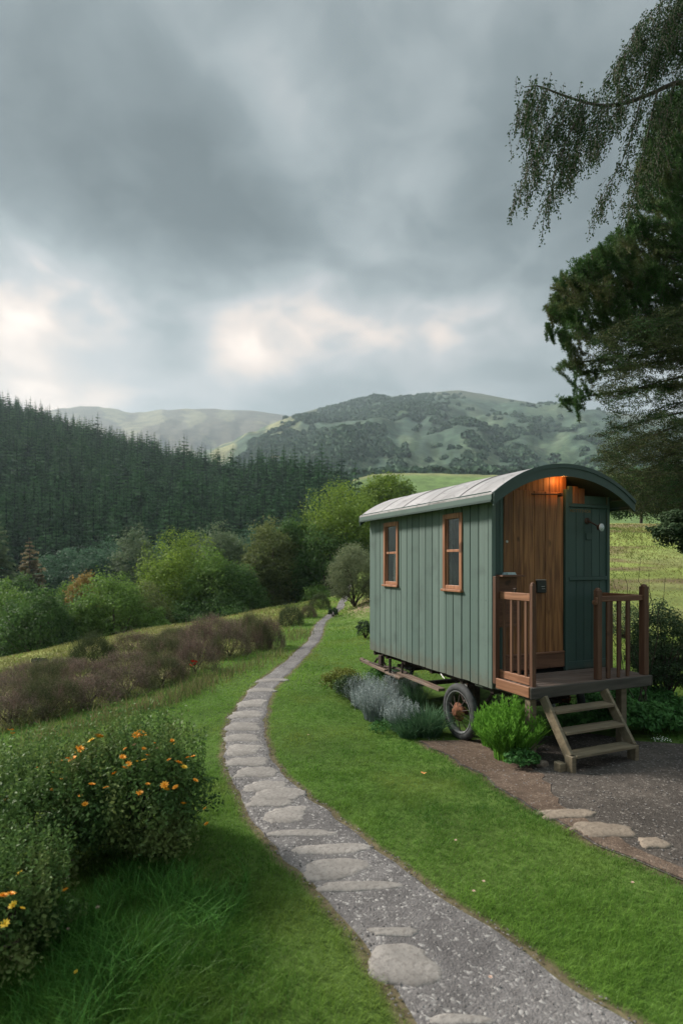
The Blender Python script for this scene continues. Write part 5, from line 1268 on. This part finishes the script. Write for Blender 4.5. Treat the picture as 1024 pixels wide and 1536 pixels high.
# ------------------------------------------------------------------ sky
SUN_AZ=R(-62);SUN_EL=R(36)   # from the left and a little ahead of the viewer
def world():
    w=bpy.data.worlds.new('World');SC.world=w;w.use_nodes=True;nt=w.node_tree;nt.nodes.clear();out=nt.nodes.new('ShaderNodeOutputWorld')
    sky=N(nt,'ShaderNodeTexSky');sky.sky_type='NISHITA';sky.sun_disc=False;sky.sun_elevation=SUN_EL;sky.sun_rotation=SUN_AZ
    b1=N(nt,'ShaderNodeBackground');b1.inputs[1].default_value=.06;nt.links.new(sky.outputs[0],b1.inputs[0])
    tc=N(nt,'ShaderNodeTexCoord');sep=N(nt,'ShaderNodeSeparateXYZ');nt.links.new(tc.outputs['Generated'],sep.inputs[0])
    X,Y,Z=sep.outputs
    # flat cloud deck: direction projected on a plane overhead
    zz=math_(nt,'ADD',math_(nt,'MAXIMUM',Z,0.),.30);u=math_(nt,'DIVIDE',X,zz);v=math_(nt,'DIVIDE',Y,zz)
    cb=N(nt,'ShaderNodeCombineXYZ');nt.links.new(u,cb.inputs[0]);nt.links.new(v,cb.inputs[1])
    def cn(s,d,off,dist=.4,rough=.5):
        mp=N(nt,'ShaderNodeMapping');mp.inputs['Location'].default_value=off;nt.links.new(cb.outputs[0],mp.inputs[0])
        n=N(nt,'ShaderNodeTexNoise');n.inputs['Scale'].default_value=s;n.inputs['Detail'].default_value=d;n.inputs['Roughness'].default_value=rough;n.inputs['Distortion'].default_value=dist
        nt.links.new(mp.outputs[0],n.inputs['Vector']);return ramp(nt,n.outputs['Fac'],.30,.70)
    big=cn(1.4,4,(3.1,1.7,0),.3);mid=cn(3.2,4,(8.3,2.2,0),.25,.45)
    def blob(px,v,r0,r1):
        d=np.array([(px-CX)/F,1,-(v-HV)/F]);d/=np.linalg.norm(d)
        vm=N(nt,'ShaderNodeVectorMath');vm.operation='DOT_PRODUCT';nt.links.new(tc.outputs['Generated'],vm.inputs[0]);vm.inputs[1].default_value=tuple(d)
        return ramp(nt,vm.outputs['Value'],math.cos(R(r1)),math.cos(R(r0)))
    def add(a,b_,k): return math_(nt,'ADD',a,math_(nt,'MULTIPLY',b_,k))
    # f: cloud thickness -> 0 dark underside, 1 bright gap
    f=math_(nt,'SUBTRACT',ramp(nt,Z,.36,.52,.56,.29),0.)
    f=add(f,ramp(nt,Z,.56,.72),.10)
    f=add(f,math_(nt,'SUBTRACT',big,.5),.15);f=add(f,math_(nt,'SUBTRACT',mid,.5),.19)
    f=add(f,blob(60,250,2,17),-.14);f=add(f,blob(250,280,1,13),-.08);f=add(f,blob(360,380,1,7),-.10);f=add(f,blob(950,350,4,18),-.10)
    f=add(f,blob(-20,405,1,6),.08);f=add(f,blob(30,490,0,12),.19);f=add(f,blob(270,460,0,10),.05);f=add(f,blob(400,470,1,9),.16);f=add(f,blob(620,440,1,10),.08);f=add(f,blob(520,40,3,16),.16)
    fine=cn(8.,5,(1.3,9.2,0),.4,.5);f=add(f,math_(nt,'MULTIPLY',math_(nt,'SUBTRACT',fine,.5),ramp(nt,Z,.28,.40)),.13)
    f=math_(nt,'ADD',math_(nt,'MULTIPLY',math_(nt,'SUBTRACT',f,.46),1.12),.445)
    cr_=N(nt,'ShaderNodeValToRGB');nt.links.new(f,cr_.inputs[0]);e=cr_.color_ramp.elements
    e[0].position=.0;e[0].color=(.058,.076,.080,1);e[1].position=.98;e[1].color=(1.0,.84,.72,1)
    for p,c in((.30,(.140,.168,.175)),(.50,(.240,.270,.278)),(.66,(.375,.382,.385)),(.80,(.62,.53,.47))):
        q=e.new(p);q.color=(*c,1)
    # overcast skies brighten towards the zenith, outside the picture
    zb=ramp(nt,Z,.72,.95,1.,5.0);zl=ramp(nt,Y,-.4,.3,1.25,1.)
    vm=N(nt,'ShaderNodeVectorMath');vm.operation='SCALE';nt.links.new(cr_.outputs[0],vm.inputs[0]);nt.links.new(math_(nt,'MULTIPLY',zb,zl),vm.inputs['Scale'])
    b2=N(nt,'ShaderNodeBackground');b2.inputs[1].default_value=.90;nt.links.new(vm.outputs[0],b2.inputs[0])
    mx=N(nt,'ShaderNodeMixShader');mx.inputs[0].default_value=.93;nt.links.new(b1.outputs[0],mx.inputs[1]);nt.links.new(b2.outputs[0],mx.inputs[2]);nt.links.new(mx.outputs[0],out.inputs[0])
world()
sd=bpy.data.lights.new('sun','SUN');sd.energy=5.0;sd.angle=R(10);sd.color=(1,.93,.84)
so=link('sun',sd);from mathutils import Vector
dv=Vector((math.sin(SUN_AZ)*math.cos(SUN_EL),math.cos(SUN_AZ)*math.cos(SUN_EL),math.sin(SUN_EL)));so.rotation_euler=dv.to_track_quat('Z','Y').to_euler();so.location=(-8,4,8)
# ------------------------------------------------------------------ camera
cd=bpy.data.cameras.new('camera');cam=link('camera',cd,None,(0,0,CH),(R(90),0,0));cd.sensor_fit='VERTICAL';cd.sensor_height=36;cd.lens=F/1536*36;cd.shift_y=(HV-768)/1536
cd.clip_start=.05;cd.clip_end=9000;cd.dof.use_dof=True;cd.dof.focus_distance=6.7;cd.dof.aperture_fstop=1.7
SC.camera=cam
SC.view_settings.view_transform='Standard';SC.view_settings.look='None';SC.view_settings.gamma=1;SC.view_settings.exposure=.74
SC.cycles.volume_bounces=0;SC.cycles.max_bounces=6;SC.cycles.diffuse_bounces=3;SC.cycles.transparent_max_bounces=8
SC.cycles.use_denoising=True
